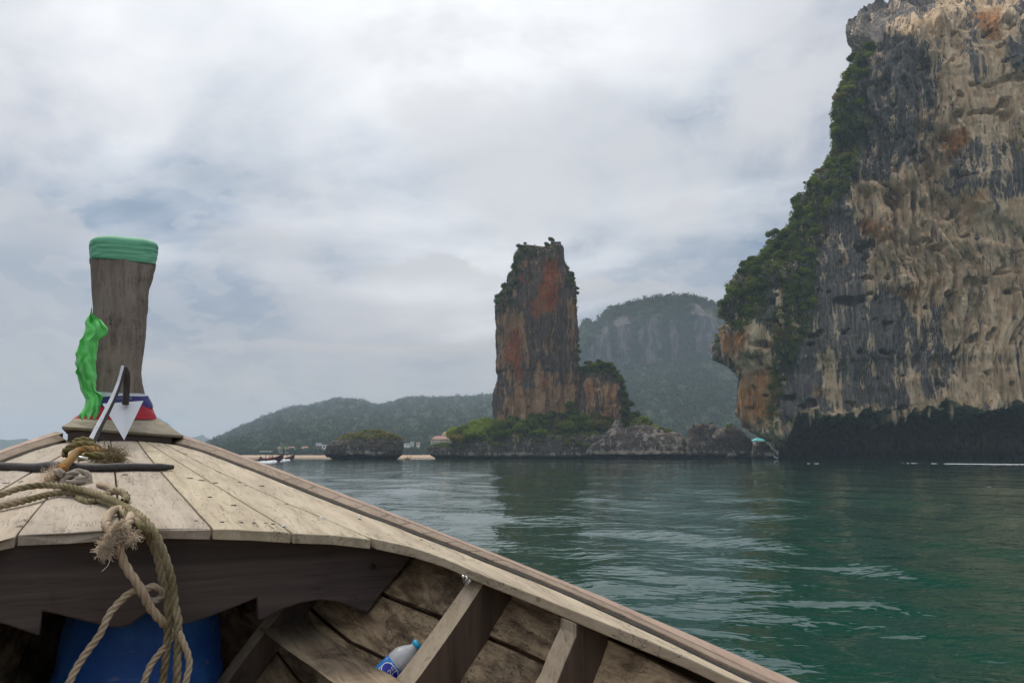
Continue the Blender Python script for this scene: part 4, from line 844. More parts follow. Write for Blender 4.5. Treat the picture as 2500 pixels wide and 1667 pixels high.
# ================================================================== boats on the water, kayak, buoys, foam
mh = plain('dark_varnished_hull', (.07, .02, .022), .5, nscale=3); mrd = plain('red_paint', (.42, .05, .07), .5); mcan = plain('white_canopy', (.8, .8, .8), .6); mgc = plain('green_cloth', (.1, .45, .12), .8)
mpk = plain('pink_life_vest', (.6, .2, .22), .8); msk = plain('skin_tone', (.35, .2, .14), .6); mdk = plain('dark_cloth', (.03, .03, .05), .8); mfo = plain('white_foam', (.75, .77, .77), .6, nscale=4, bump=.05)
myl = plain('yellow_plastic', (.65, .42, .04), .5); mwp = plain('white_plastic', (.78, .78, .78), .5)
def person(loc, rz, shirt, label, sit=True, group=None):
    r = empty('person', loc, rz); tag(r, label, 'person', group)
    bm = bmesh.new()
    vs = [(0, 0, .12), (0, 0, .42), (0, 0, .62), (0, 0, .74), (0, 0, .88), (.1, 0, .10), (.11, .38, .16), (.11, .42, -.18), (-.1, 0, .10), (-.11, .38, .16), (-.11, .42, -.18), (.19, 0, .58), (.26, .1, .34), (.18, .32, .30), (-.19, 0, .58), (-.26, .1, .34), (-.18, .32, .30)]
    ed = [(0, 1), (1, 2), (2, 3), (3, 4), (0, 5), (5, 6), (6, 7), (0, 8), (8, 9), (9, 10), (2, 11), (11, 12), (12, 13), (2, 14), (14, 15), (15, 16)]
    rr = [.14, .14, .13, .05, .10, .09, .07, .045, .09, .07, .045, .06, .045, .035, .06, .045, .035]
    me = bpy.data.meshes.new('body'); me.from_pydata(vs, ed, []); o = bpy.data.objects.new('body', me); col.objects.link(o); o.parent = r
    md = o.modifiers.new('skin', 'SKIN'); o.modifiers.new('sub', 'SUBSURF').levels = 1
    for i, v in enumerate(me.skin_vertices[0].data): v.radius = (rr[i], rr[i]); v.use_root = (i == 0)
    me.materials.append(msk)
    V, F, _ = tubeVF([(0, 0, .08), (0, 0, .25), (0, 0, .45), (0, 0, .62), (0, 0, .68)], [.17, .175, .18, .17, .09], 12); mk('shirt', V, F, shirt, r, smooth=True)
    V, F, _ = tubeVF([(0, -.02, .84), (0, -.02, .90), (0, -.02, .96), (0, -.02, 1.0)], [.112, .118, .09, .02], 10); mk('hair', V, F, mdk, r, smooth=True)
    return r
def longtail(px, py, rz, L, label, seed):
    p = PW(px, py, EYE * FPX / (py - 1112)); p[2] = 0; r = empty('longtail_boat', tuple(p), rz); tag(r, label, 'boat')
    n = 26; S = []
    for i in range(n):
        t = i / (n - 1); x = L * (t - .5); w = .95 * math.sin(math.pi * min(1, (t * .92 + .1))) ** .55 * (1 - t ** 6) + .02; sh = .55 + 1.35 * t ** 3.2 + .25 * (1 - t) ** 3; kz = -.25 + 1.0 * max(0, t - .72) ** 1.3 * 4
        S.append([(x, -w, sh), (x, -w * .86, (sh + kz) * .45), (x, -w * .3, kz), (x, w * .3, kz), (x, w * .86, (sh + kz) * .45), (x, w, sh), (x, w * .9, sh), (x, w * .7, kz + .25), (x, -w * .7, kz + .25), (x, -w * .9, sh)])
    loft('hull', S, mh, r)
    for s_ in (-1, 1):
        path = [(L * (i / 25 - .5), s_ * (abs(S[i][0][1]) + .03), S[i][0][2] - .12) for i in range(26)]; V, F, _ = tubeVF(path, .06, 5); mk('gunwale_stripe', V, F, mrd, r)
    tip = smooth_path([(L * .48, 0, 1.2), (L * .52, 0, 2.2), (L * .535, 0, 3.2), (L * .53, 0, 3.9)], 8); V, F, _ = tubeVF(tip, [.2, .17, .15, .14, .14, .14, .15, .16], 6); mk('prow', V, F, mh, r)
    V, F, _ = tubeVF([tip[5], tip[6], tip[7]], [.22, .26, .2], 8); mk('prow_cloth', V, F, mgc, r)
    cx = -L * .24; mk('canopy', *boxVF(cx - 1.5, cx + 1.5, -.95, .95, 2.35, 2.5), mcan, r, bevel=.05)
    for sx_ in (-1, 1):
        for sy_ in (-1, 1): V, F, _ = tubeVF([(cx + sx_ * 1.3, sy_ * .8, .5), (cx + sx_ * 1.3, sy_ * .8, 2.35)], .04, 6); mk('canopy_post', V, F, mdk, r)
    mk('engine', *merge([boxVF(-L * .49, -L * .43, -.2, .2, .7, 1.1), tubeVF([(-L * .46, 0, .8), (-L * .68, 0, .05)], .05, 6)[:2]]), mdk, r)
    for k in range(3): mk('bench', *boxVF(-1.0 + k * 1.5, -.7 + k * 1.5, -.75, .75, .45, .52), mrd, r)
    return r, p
B1, pb1 = longtail(662, 1125.5, R_(-38), 9.5, 'nearer dark red longtail boat with white canopy speeding left of the islet', 1)
B2, pb2 = longtail(700, 1122.0, R_(-40), 8.6, 'farther longtail boat with white canopy, right behind the nearer one', 2)
def on_boat(B, p, rz, x, y, shirt, lab):
    c, s = math.cos(rz), math.sin(rz); person((p[0] + c * x - s * y, p[1] + s * x + c * y, .45), rz - math.pi / 2, shirt, lab)
on_boat(B1, pb1, R_(-38), -.9, .2, mpk, 'person in a pink vest seated under the canopy of the nearer longtail boat'); on_boat(B1, pb1, R_(-38), .8, -.2, mdk, 'person in dark clothes seated amidships in the nearer longtail boat')
on_boat(B2, pb2, R_(-40), .2, .1, mpk, 'person in a pink vest seated in the farther longtail boat')
def kayak():
    p = PW(995, 1121.5, EYE * FPX / 9.5); p[2] = 0.05; r = empty('kayak', tuple(p), R_(70)); tag(r, 'tiny dark kayak between the islet and the pillar island', 'kayak')
    S = []
    for i in range(15):
        t = i / 14; w = .34 * math.sin(math.pi * (t * .96 + .02)) ** .7; x = 3.4 * (t - .5); u = .12 * abs(2 * t - 1) ** 3
        S.append([(x, w * math.cos(a), .1 + u + .18 * math.sin(a)) for a in np.linspace(0, 2 * math.pi, 10, endpoint=False)])
    loft('hull', S, mdk, r, smooth=True); mk('cockpit_rim', *tubeVF([(.45 * math.cos(a), .24 * math.sin(a), .29) for a in np.linspace(0, 2 * math.pi, 16)], .025, 5)[:2], myl, r)
    person((p[0], p[1], .22), R_(-20), mrd, 'person in a red vest paddling the tiny kayak')
    q = empty('paddle', (p[0], p[1] - .45, .75), R_(20)); tag(q, 'yellow double paddle held by the kayaker', 'paddle')
    mk('shaft', *tubeVF([(-1.0, 0, -.25), (1.0, 0, .35)], .02, 6)[:2], mdk, q)
    for s_ in (-1, 1): V, F = boxVF(-.25, .25, -.015, .015, -.1, .1); mk('blade', V + np.array([s_ * 1.15, 0, .05 + s_ * .32]), F, myl, q, bevel=.01)
kayak()
def float_(px, py, s, mat, label, h=1.0):
    p = PW(px, py, EYE * FPX / (py - 1112 + .3)); p[2] = 0; r = empty('buoy', tuple(p)); tag(r, label, 'buoy')
    a = np.linspace(-1.3, 1.3, 8); V, F, _ = tubeVF([(0, 0, s * math.sin(t) + s * .35) for t in a], [s * max(.05, math.cos(t)) for t in a], 12); mk('float_ball', V, F, mat, r, smooth=True)
    mk('ring', *tubeVF([(0, 0, s * 1.3), (0, 0, s * 1.75)], [s * .12, s * .2], 8)[:2], mat, r)
float_(1111, 1118.6, .55, mwp, 'white round buoy before the small rock at the island tip'); float_(1002, 1117, .55, myl, 'yellow buoy behind the kayak'); float_(987, 1121, .42, myl, 'yellow buoy left of the kayak')
mk_p = PW(1893, 1117, 312)
V_, F_ = merge([boxVF(-.5, .5, -.3, .3, 0, .15), tubeVF([(-.8, -.2, 1.0), (.0, 0, .3), (.9, .1, -.1)], [.2, .3, .2], 6)[:2]])
tag(mk('driftwood_board', V_ + np.array([mk_p[0], mk_p[1], .5]), F_, mwp, bevel=.03), 'bleached white slab lying on the boulders at the cliff foot', 'debris')
def foam_strip(name, pts, width, label, n=300, gap=.15, seed=1, h=.05, lump=.5):
    """broken line of foam: many small raised flakes on the water"""
    rg = np.random.default_rng(seed); P = smooth_path(pts, n); Vs = []; Fs = []; c = 0
    for i in range(n):
        if rg.random() > 1.5 * vn(np.array([i * .06, seed, 0.]), seed) - gap * 2 + .8: continue
        for k in range(3):
            w = width * rg.uniform(.3, 1.0); l = lump * rg.uniform(.5, 1.6); o = P[i] + np.array([rg.normal() * l * .7, rg.normal() * w * .55, 0]); m = 7
            ring = [o + np.array([l * math.cos(a) * rg.uniform(.7, 1.2), w * math.sin(a) * rg.uniform(.6, 1.2), .02]) for a in np.linspace(0, 2 * math.pi, m, endpoint=False)]
            Vs += ring + [o + np.array([0, 0, h * rg.uniform(.5, 1.3)])]; Fs += [(c + j, c + (j + 1) % m, c + m) for j in range(m)]; c += m + 1
    tag(mk(name, Vs, Fs, mfo), label, 'foam', kind='stuff')
def wpt(px, py): Y = EYE * FPX / (py - 1112); return ((px - 1250) / FPX * Y, Y, 0.0)
foam_strip('wake_foam', [wpt(2560, 1133.5), wpt(2400, 1132.5), wpt(2300, 1131.5)], .13, 'bright unbroken foam line on the water at the far right', 420, -.2, 2, .06, .25)
foam_strip('wake_foam', [wpt(2300, 1131.5), wpt(2180, 1130), wpt(2080, 1131), wpt(1980, 1131), wpt(1880, 1130.5)], .30, 'broken foam line on the water in front of the sea cave', 260, .74, 5, .05, .16)
foam_strip('boat_wake', [wpt(632, 1128.5), wpt(645, 1128.5), wpt(662, 1127.5), wpt(676, 1126)], .5, 'white foam around the nearer longtail boat', 70, -2, 3, .3, .35)
foam_strip('boat_wake', [wpt(672, 1125.5), wpt(684, 1124), wpt(690, 1123)], .8, 'foam churned up between the two longtail boats', 50, -2, 4, .6, .4)
foam_strip('boat_wake', [wpt(693, 1123.5), wpt(704, 1123), wpt(709, 1122.5)], .4, 'foam at the bow of the farther longtail boat', 30, -2, 6, .3, .35)

# ================================================================== air
def haze():
    m = bpy.data.materials.new('air_haze'); m.use_nodes = True; t = NT(m.node_tree); t.n.clear()
    v = t.add('ShaderNodeVolumePrincipled'); v.inputs['Color'].default_value = (.72, .86, 1.0, 1); v.inputs['Density'].default_value = HAZE; v.inputs['Anisotropy'].default_value = 0.0
    t.l.new(v.outputs[0], t.add('ShaderNodeOutputMaterial').inputs['Volume'])
    V, F = boxVF(-5400, 5400, -5400, 5400, -6, 236); tag(mk('haze', V, F, m, keep=True), kind='stuff')
HAZE = .00021
if HAZE > 0: haze()
# ================================================================== our own longtail boat (bow, seen from inside)
RIB1, RIB2 = 1.30, 1.085
TH = R_(27.4); R0 = .083; S_ = 1.2
def bray(px, py):
    d = ray(px, py); return np.array([math.cos(TH) * d[0] + math.sin(TH) * d[1], -math.sin(TH) * d[0] + math.cos(TH) * d[1], d[2]])
def atA(px, py, a): b = bray(px, py); return b / b[1] * a
def W(a): return np.interp(a, [-2.6, -1.2, 0, .5, .77, 1.2, 1.5, 2, 2.5, 3, 3.4, 3.7], [.97, .97, .90, .84, .79, .70, .63, .515, .405, .295, .205, .14])
def trace_off(pts, off):
    out = []
    for p in pts:
        b = bray(*p); k = b[0] / b[1]; g = lambda a: k * a - R0 - W(a) + off; lo, hi = .3, 5.5
        if g(lo) * g(hi) > 0: continue
        for _ in range(50):
            m = (lo + hi) / 2
            if g(lo) * g(m) <= 0: hi = m
            else: lo = m
        out.append((lo, b[2] / b[1] * lo))
    return sorted(out)
def curve_from(pts, off, tail):
    t = np.array(trace_off(pts, off)); c = np.polyfit(t[:, 0], t[:, 1], 4); a0, a1 = t[0, 0], t[-1, 0]
    s1 = np.polyval(np.polyder(c), a1)
    def f(a):
        a = np.asarray(a, float); v = np.polyval(c, np.clip(a, a0, a1)); z0 = np.polyval(c, a0)
        return np.where(a > a1, np.polyval(c, a1) + s1 * (a - a1), np.where(a < a0, z0 + (tail - z0) * (1 - np.exp((a - a0) * 1.2)), v))
    return f
t78 = lambda x, y: (400 + x / 7.84, 1040 + y / 7.84)
t58 = lambda x, y: (650 + x / 5.88, 1120 + y / 5.88)
zo = curve_from([(450, 1064), t78(800, 290), t78(1250, 480), t78(1700, 640), t78(2350, 870), t58(500, 280), t58(1100, 500), t58(1600, 700), t58(2350, 950), (1200, 1345), (1400, 1429), (1600, 1514), (1800, 1597), (1965, 1667)], 0, -.35)
z12 = curve_from([t78(200, 190), t78(650, 310), t78(1300, 560), t78(1700, 680), t78(2350, 920), t58(380, 260), t58(1080, 540), t58(1440, 680), t58(2350, 1010), (1200, 1355), (1897, 1667)], .026, -.35)
zcf = curve_from([t78(150, 350), t78(550, 420), t78(1000, 600), t78(1500, 810), t78(2350, 1100), t58(650, 520), t58(1200, 740), t58(2000, 1010), t58(2340, 1150), (1200, 1382), (1836, 1667)], .055, -.36)
def zc(a): return -.119 + (np.asarray(a, float) - 1.5) * .099
def zdeck(a, r):
    w = W(a) - .055; s = np.clip(np.abs(r - R0) / w, 0, 1.2); e = zcf(a); c = np.maximum(zc(a), e + .004); return e + (c - e) * (1 - s ** 2)
def hit(px, py, surf, dz=0.0, lo=.4, hi=4.2):
    b = bray(px, py); aa = np.linspace(lo, hi, 1500); f = b[2] / b[1] * aa - surf(aa, b[0] / b[1] * aa) - dz
    i = np.nonzero(f <= 0)[0]; i = i[0] if len(i) else int(np.argmin(np.abs(f))); a = aa[i]; return b / b[1] * a
def deckhit(px, py, dz=0.0): return hit(px, py, zdeck, dz)
def OUT(P): return np.asarray(P, float) * S_ + np.array([0, 0, EYE])          # boat-local metres
def WORLD(P):
    P = OUT(P); c, s = math.cos(TH), math.sin(TH); return np.stack([P[..., 0] * c - P[..., 1] * s, P[..., 0] * s + P[..., 1] * c, P[..., 2]], -1)
boat = empty('longtail_boat', (0, 0, 0), TH); tag(boat, 'weathered wooden bow of the longtail boat the photo is taken from', 'boat')
def bp(name, S, mat, **kw): kw.setdefault('bevel', .002); return loft(name, OUT(S), mat, boat, **kw)

AF = 3.27
# aft edge of the foredeck, solved on the deck surface
edge_px = [(0, 1306), (41, 1304), (159, 1298), (383, 1288), (497, 1287), (515, 1288), (706, 1297), (909, 1314), (997, 1333), (1050, 1350), (1090, 1365), (1127, 1381), (1148, 1390), (1200, 1410), (1299, 1449), (1404, 1491), (1500, 1530), (1608, 1573), (1758, 1641)]
EH = np.array([deckhit(*p) for p in edge_px])
er, ea = EH[:, 0] - R0, EH[:, 1]
def a_aft(s):
    s = np.asarray(s, float); x = np.where(s < er[0], -s, s); o = np.argsort(er[:8]); return np.interp(x, er[:8][o], ea[:8][o])
def seam(pts, a_end=None):
    q = np.array(sorted([tuple(deckhit(*p)[[1, 0]]) for p in pts])); c = np.polyfit(q[:, 0], q[:, 1], 1 if len(q) < 4 else 2)
    return lambda a: np.polyval(c, a)
sC = seam([(271, 1083), (281, 1153), (285, 1194), (290, 1252), (293, 1288)])
sR1 = seam([(338, 1080), (395, 1153), (453, 1217), (500, 1268), (513, 1284)])
sRb = seam([(419, 1115), (460, 1146), (547, 1194), (640, 1250), (706, 1296)])
sR2 = seam([(422, 1093), (515, 1143), (614, 1187), (775, 1256), (832, 1285), (905, 1312)])
sL1 = seam([(200, 1118), (118, 1210), (80, 1257), (41, 1303)])
sL2 = seam([(159, 1105), (120, 1128), (89, 1143), (24, 1182), (-60, 1230)])
outR = lambda a: R0 + W(a) - .056
outL = lambda a: R0 - W(a) + .056
sL3 = lambda a: 2 * R0 - sR2(a) if False else outL(a) * .45 + sL2(a) * .55
tints = [(.95, .95, .97), (.92, .92, .95), (.98, .94, .92), (.86, .84, .86), (.88, .86, .87), (1.02, .99, .90), (1.0, .97, .9)]
def deck_plank(fl, fr, tint, a0=None, nt=40):
    gap = .0018; S = []
    ss_ = np.linspace(0, 1, 7)
    aft = []
    for s in ss_:
        r = fl(1.5) + (fr(1.5) - fl(1.5)) * s; a_ = a_aft(r - R0); r = fl(a_) + (fr(a_) - fl(a_)) * s; aft.append(float(a_aft(r - R0)) if a0 is None else a0)
    lift = random.uniform(-.0012, .0012)
    for k in range(nt):
        t = (k / (nt - 1)) ** 1.3; sec = []
        for s, a_ in zip(ss_, aft):
            a = a_ + (AF - a_) * t; l, r = fl(a) + gap, fr(a) - gap; rr = l + (r - l) * s
            e = .0022 * (1 - min(1, k / 1.5)) + .0008 * abs(2 * s - 1) ** 8
            sec.append((rr, a, float(zdeck(a, rr)) + lift - e + .0008 * vn(np.array([rr * 30, a * 8, 1.0]))))
        bot = [(p[0], p[1] + (.001 if k == 0 else 0), p[2] - .0175) for p in (sec[-1], sec[3], sec[0])]
        S.append(sec + bot)
    return bp('deck_plank', S, M['deck'], tint=tint)
fs = [outL, sL3, sL2, sL1, sC, sR1, sRb, sR2]
for i in range(7): deck_plank(fs[i], fs[i + 1], tints[i])
# outermost plank, running on aft as the pale inner rail
inner_a = EH[7:, 1][::-1]; inner_r = EH[7:, 0][::-1]
def inR(a):
    a = np.asarray(a, float); k = np.interp(a, inner_a, inner_r); far = R0 + W(a) - (R0 + W(inner_a[0]) - inner_r[0])
    return np.where(a < inner_a[0], far, np.where(a > inner_a[-1], sR2(a) + (inner_r[-1] - sR2(inner_a[-1])) * np.exp(-(a - inner_a[-1]) * 6), k))
def rail(side, tint):
    S = []
    for a in np.concatenate([np.linspace(-2.5, .7, 14, endpoint=False), np.linspace(.7, 1.9, 60, endpoint=False), np.linspace(1.9, AF, 26)]):
        l, r = float(inR(a)) + .0015, float(outR(a)); sec = []
        for s in np.linspace(0, 1, 6):
            rr = l + (r - l) * s; z = float(zdeck(a, rr)) + .0008 * vn(np.array([rr * 30, a * 8, 3.0])); rx = R0 + side * (rr - R0); sec.append((rx, a, z))
        sec += [(R0 + side * (r - R0), a, sec[-1][2] - .017), (R0 + side * (l - R0 + .001), a, sec[0][2] - .0175 + .0015 * vn(np.array([a * 9, 2., 5.])))]
        S.append(sec)
    bp('deck_plank', S, M['deck'], tint=tint, bevel=.0025)
rail(1, (1.03, 1.0, .94)); rail(-1, (.95, .94, .95))
# short tapering cracks and nail holes on the deck
for (x, y, l, w) in [(570, 1233, 7, 3), (583, 1177, 7, 2.5), (526, 1178, 6, 2.5), (597, 1185, 6, 2), (637, 1186, 8, 3), (542, 1274, 5, 2.5), (589, 1275, 5, 2.5), (665, 1279, 6, 2.5), (648, 1277, 4, 2), (620, 1276, 4, 2), (878, 1267, 4, 2.5), (479, 1270, 5, 1.6), (453, 1107, 5, 2), (512, 1213, 5, 3), (463, 1167, 8, 2.5), (492, 1172, 8, 2.5), (1029, 1318, 4, 2), (110, 1283, 9, 2), (50, 1282, 8, 2), (240, 1270, 4, 2.5), (305, 1158, 7, 2.5), (245, 1177, 5, 3), (50, 1175, 5, 2), (15, 1179, 7, 2), (780, 1200, 4, 2), (700, 1230, 5, 2)]:
    c = deckhit(x, y); k = c[1] / FPX * 1.25; a = np.linspace(0, 6.283, 9)[:-1]; n_ = 8
    V = np.array([(c[0] + l * k * math.cos(q) * (1 if i % 2 else .8), c[1] + w * k * 3.0 * math.sin(q), c[2] + .0009) for i, q in enumerate(a)] + [(c[0], c[1], c[2] + .0011)])
    mk('nail_head', OUT(V), [(i, (i + 1) % n_, n_) for i in range(n_)], M['nail'], boat)
for (x, y) in [(695, 1284), (879, 1259), (786, 1264)]:
    c = deckhit(x, y); rg = np.random.default_rng(x); P = np.array([(math.cos(q), math.sin(q)) for q in np.linspace(0, 6.28, 7)[:-1]]) * np.array([.0055, .004]) * rg.uniform(.7, 1.2, (6, 1))
    V = np.concatenate([np.c_[c[0] + P[:, 0], c[1] + P[:, 1], np.full(6, c[2])], np.c_[c[0] + P[:, 0] * .6, c[1] + P[:, 1] * .6, np.full(6, c[2] + .003)]])
    o = mk('paint_chip', WORLD(V), [tuple(range(6, 12))] + [(i, (i + 1) % 6, 6 + (i + 1) % 6, 6 + i) for i in range(6)], plain('white_paint_chip', (.8, .8, .78), .7)); tag(o, {695: 'white flake lying near the aft edge of the deck', 879: 'white flake on the outer deck plank near the gunwale', 786: 'tiny white flake on the seam in mid deck'}[x], 'flake')

# gunwale: top strip, inner strip in short blocks, tar joint
def strip(side, a0, a1, f, name, mat, tint=(1, 1, 1), n=40, **kw): bp(name, [[(R0 + side * q[0], a, q[1]) for q in f(a)] for a in np.linspace(a0, a1, max(2, int(n * abs(a1 - a0) / 3) + 4))], mat, tint=tint, **kw)
def f_top(a): w = W(a); wob = .0015 * vn(np.array([a * 3., 1., 2.])) + .001 * vn(np.array([a * 11., 4., 2.])); return [(w + wob, zo(a)), (w - .0255, z12(a) + .0012), (w - .0255, z12(a) - .02), (w - .002, zo(a) - .045)]
def f_in(a): w = W(a); return [(w - .0262, z12(a)), (w - .051, zcf(a) + .0075), (w - .051, zcf(a) - .012), (w - .0262, z12(a) - .03)]
AJ = sorted([trace_off([p], .026)[0][0] for p in [(715, 1164), (772, 1187), (834, 1212), (893, 1235), (952, 1254), (1003, 1276), (1060, 1299), (1118, 1318), (1175, 1345), (1230, 1366)]])
strip(1, -2.5, 3.42, f_top, 'gunwale_cap', M['railtop'], (.82, .78, .76), 90)
strip(-1, -2.5, 3.0, f_top, 'gunwale_cap', M['railtop'], (.95, .93, .93), 80); strip(-1, 3.012, 3.2, f_top, 'gunwale_cap', M['railtop'], (1, .98, .95)); strip(-1, 3.205, 3.4, f_top, 'gunwale_cap', M['railtop'], (.9, .9, .88))
cuts = [-2.5] + AJ + [3.36]
for i in range(len(cuts) - 1):
    t = random.uniform(.9, 1.05); strip(1, cuts[i] + .0015, cuts[i + 1] - .0015, f_in, 'gunwale_block', M['rail'], (t, t, t), 40)
strip(-1, -2.5, 3.34, f_in, 'gunwale_block', M['rail'], (.98, .97, .95), 60)
for side in (1, -1):
    aa = np.linspace(-2.4, 3.2, 420); P = np.stack([R0 + side * (W(aa) - .0545), aa, zcf(aa) + .0005], -1); rad = .0034 + .0016 * vn(np.stack([aa * 40, aa * 0, aa * 0 + side], -1), 3)
    P[:, 0] += .001 * vn(np.stack([aa * 25, aa * 0, aa * 0], -1), 8); V, F, _ = tubeVF(P, rad, 6); mk('tar_joint', OUT(V), F, M['caulk'], boat, smooth=True)

# dark transverse board with its carved lower edge
AB = 1.535
prof = [(0, 1520), (97, 1553), (103, 1492), (149, 1502), (200, 1515), (247, 1526), (283, 1533), (305, 1530), (321, 1524), (343, 1507), (363, 1492), (384, 1507), (410, 1523), (428, 1528), (446, 1526), (506, 1508), (570, 1483), (628, 1459), (630, 1513), (640, 1512), (689, 1488), (734, 1472), (779, 1464), (823, 1469), (868, 1485), (899, 1497), (927, 1455), (987, 1384), (1003, 1362)]
pr = [tuple(atA(x, y, AB)[[0, 2]]) for x, y in prof]
mir = [(2 * R0 + .012 - r, z) for r, z in pr if r > .40 or False]
mir = [(2 * R0 - r, z) for r, z in pr[20:]][::-1]
low_ = [q for q in mir if q[0] < pr[0][0] - .01] + pr
rs = np.linspace(low_[-1][0], low_[0][0], 30); top_ = [(r, float(zdeck(AB, r)) - .0185) for r in rs]
ring = [q for q in low_] + top_[1:-1] if True else None
ring = [(2 * R0 - pr[-1][0], pr[-1][1])] + [q for q in low_ if q[0] > 2 * R0 - pr[-1][0] + .001] + top_[1:-1]
bm = bmesh.new(); vs = [bm.verts.new(tuple(OUT((r, AB, z)))) for r, z in ring]; f = bm.faces.new(vs); ext = bmesh.ops.extrude_face_region(bm, geom=[f])
for v in ext['geom']:
    if isinstance(v, bmesh.types.BMVert): v.co.y += .04
bmesh.ops.recalc_face_normals(bm, faces=bm.faces); me = bpy.data.meshes.new('cross_board'); bm.to_mesh(me); bm.free(); me.materials.append(M['board'])
o = bpy.data.objects.new('cross_board', me); col.objects.link(o); o.parent = boat; b_ = o.modifiers.new('bevel', 'BEVEL'); b_.width = .004; b_.segments = 2; b_.limit_method = 'ANGLE'; b_.angle_limit = R_(20)
c = atA(909, 1383, AB - .003); mk('screw_head', *(lambda V, F, _: (OUT(V), F))(*tubeVF([c, c + np.array([0, -.004, 0]), c + np.array([0, -.006, 0])], [.006, .0055, .003], 10)), M['nail'], boat, smooth=True)

# hull planking, ribs, stringers
def zk(a): return np.interp(a, [-2.6, 0, .8, 1.5, 2.5, 3.1, 3.5, 3.75], [-1.09, -1.09, -1.02, -.85, -.50, -.22, -.02, .08])
def qh(a): return np.interp(a, [-1, 0, .8, 1.05, 1.3, 1.55, 3.6], [2.0, 1.8, 1.5, 1.3, 1.05, .78, .8])
def hp(a, T, side, off=0.0):
    wi = W(a) - np.interp(a, [0, 1.2, 1.5, 3.5], [.075, .085, .10, .06]); zi = zcf(a) - .021
    def f(T): T = max(T, 1e-6); return np.array([wi * (1 - T ** float(qh(a))), zi + (zk(a) - zi) * T])
    p = f(T); t = f(min(T + .01, 1)) - f(max(T - .01, 0)); n = np.array([t[1], -t[0]]); n /= np.linalg.norm(n) + 1e-9   # points inboard
    if n[0] > 0: n = -n
    p = p + n * off; return (R0 + side * p[0], a, p[1])
TB = [0, .10, .22, .35, .50, .68, .86, 1.0]
for side in (1, -1):
    for i in range(7):
        g = .004; S = []; dl = random.uniform(-.003, .003)
        for a in np.linspace(-2.5, 3.6, 60):
            t0, t1 = TB[i] + g, TB[i + 1] - g; tm = (t0 + t1) / 2; w = .0012 * vn(np.array([a * 6., i * 3., side * 1.]))
            S.append([hp(a, t0, side, dl + w), hp(a, tm, side, dl + .001 + w), hp(a, t1, side, dl + w), hp(a, t1, side, dl - .014), hp(a, t0, side, dl - .014)])
        t = random.uniform(.7, 1.15); bp('hull_plank', S, M['hull'], tint=(t, t, t), bevel=.0015)
    # outer shell
S = []
for a in np.linspace(-2.5, 3.62, 60):
    sec = []
    for side in (1, -1):
        col_ = [hp(a, T, side, -.022) for T in (0.0, .1, .25, .45, .7, 1.0)]; w = W(a)
        col_ = [(R0 + side * (w - .003), a, float(zo(a)) - .046)] + [(q[0], q[1], q[2]) for q in col_[1:]]; sec.append(col_)
    s1 = [np.array(q) for q in sec[0]]; s2 = [np.array(q) for q in sec[1]]; s1[-1][2] -= .03; s2[-1][2] -= .03; S.append(s1 + s2[::-1])
S = np.array(S); mk('hull_shell', OUT(S).reshape(-1, 3), gridF(len(S), S.shape[1]), M['shell'], boat, smooth=True)
def rib(ac, side, th=.028, pro=.062, T1=.92, tint=(1, 1, 1), jag=0.0):
    S = []
    for T in np.linspace(.02, T1, 26):
        j = jag * vn(np.array([T * 14, ac * 7, 0.])); p2 = pro * (1 - .3 * max(0, T - .8) * 5)
        q = [hp(ac - th / 2, T, side, .001), hp(ac + th / 2, T, side, .001), hp(ac + th / 2, T, side, p2 + j), hp(ac - th / 2 + j * .8, T, side, p2 - .004)]; S.append(q)
        if len(S) == 1: S.insert(0, [(v[0], v[1], float(zdeck(v[1], v[0])) - .0176) for v in q])
    o = bp('rib', S, M['rib'], tint=tint, bevel=.0025); o.data.materials.append(M['ribface'])
    n = len(S)
    for f in o.data.polygons:
        vs = sorted(v % 4 for v in f.vertices)
        if len(f.vertices) == 4 and vs == [2, 2, 3, 3]: f.material_index = 1
    return o
for ac, pr_, j in [(-.9, .06, 0), (-.1, .06, 0), (.45, .065, .003), (RIB2, .066, .006), (RIB1, .070, .002), (1.72, .05, 0), (2.3, .04, 0)]:
    for side in (1, -1): rib(ac, side, .03 if ac > 1 else .034, pr_, jag=j)
def stringer(side, T, a0, a1, off, w=.05, th=.02, taper=0.0):
    S = []
    for a in np.linspace(a0, a1, 30):
        dT = w / 2 / max(.3, abs(zk(a) - zcf(a))); t = T + taper * (a - a0)
        S.append([hp(a, t - dT, side, off), hp(a, t + dT, side, off), hp(a, t + dT, side, off + th), hp(a, t - dT, side, off + th)])
    return bp('stringer', S, M['string'], bevel=.003)
stU = [(655, 1472, 1.85), (731, 1515, 1.70), (850, 1587, 1.5), (972, 1661, 1.3), (1060, 1715, 1.16), (1160, 1778, 1.0)]; stL = [(596, 1500, 1.85), (640, 1540, 1.70), (730, 1606, 1.5), (825, 1670, 1.3), (900, 1722, 1.16), (985, 1785, 1.0)]
for side in (1, -1):
    S = []
    for u, l in zip(smooth_path([atA(*q) for q in stU], 20), smooth_path([atA(*q) for q in stL], 20)):
        w = .0015 * vn(np.array([u[1] * 9, 0., 0.])); o_ = np.array([.018, 0, -.012]); S.append([(R0 + side * (q[0] - R0), q[1], q[2]) for q in (u + w, l - w, l + o_, u + o_)])
    bp('stringer', S, M['string'], bevel=.003)
# bolt with washers at the head of the rib under the rail
c = np.array(hp(RIB1, .035, 1, .082)); d = np.array([-.75, -.35, .45]); d /= np.linalg.norm(d)
for nm, p0, p1, r_ in [('washer', 0, .002, .0095), ('bolt_nut', .002, .007, .0055), ('bolt', .007, .015, .0028)]:
    V, F, _ = tubeVF([c + d * p0 * .999, c + d * p0, c + d * p1, c + d * (p1 + .0005)], [.0005, r_, r_, .0005], 14 if nm != 'bolt_nut' else 6); mk(nm, OUT(V), F, M['steel'], boat)

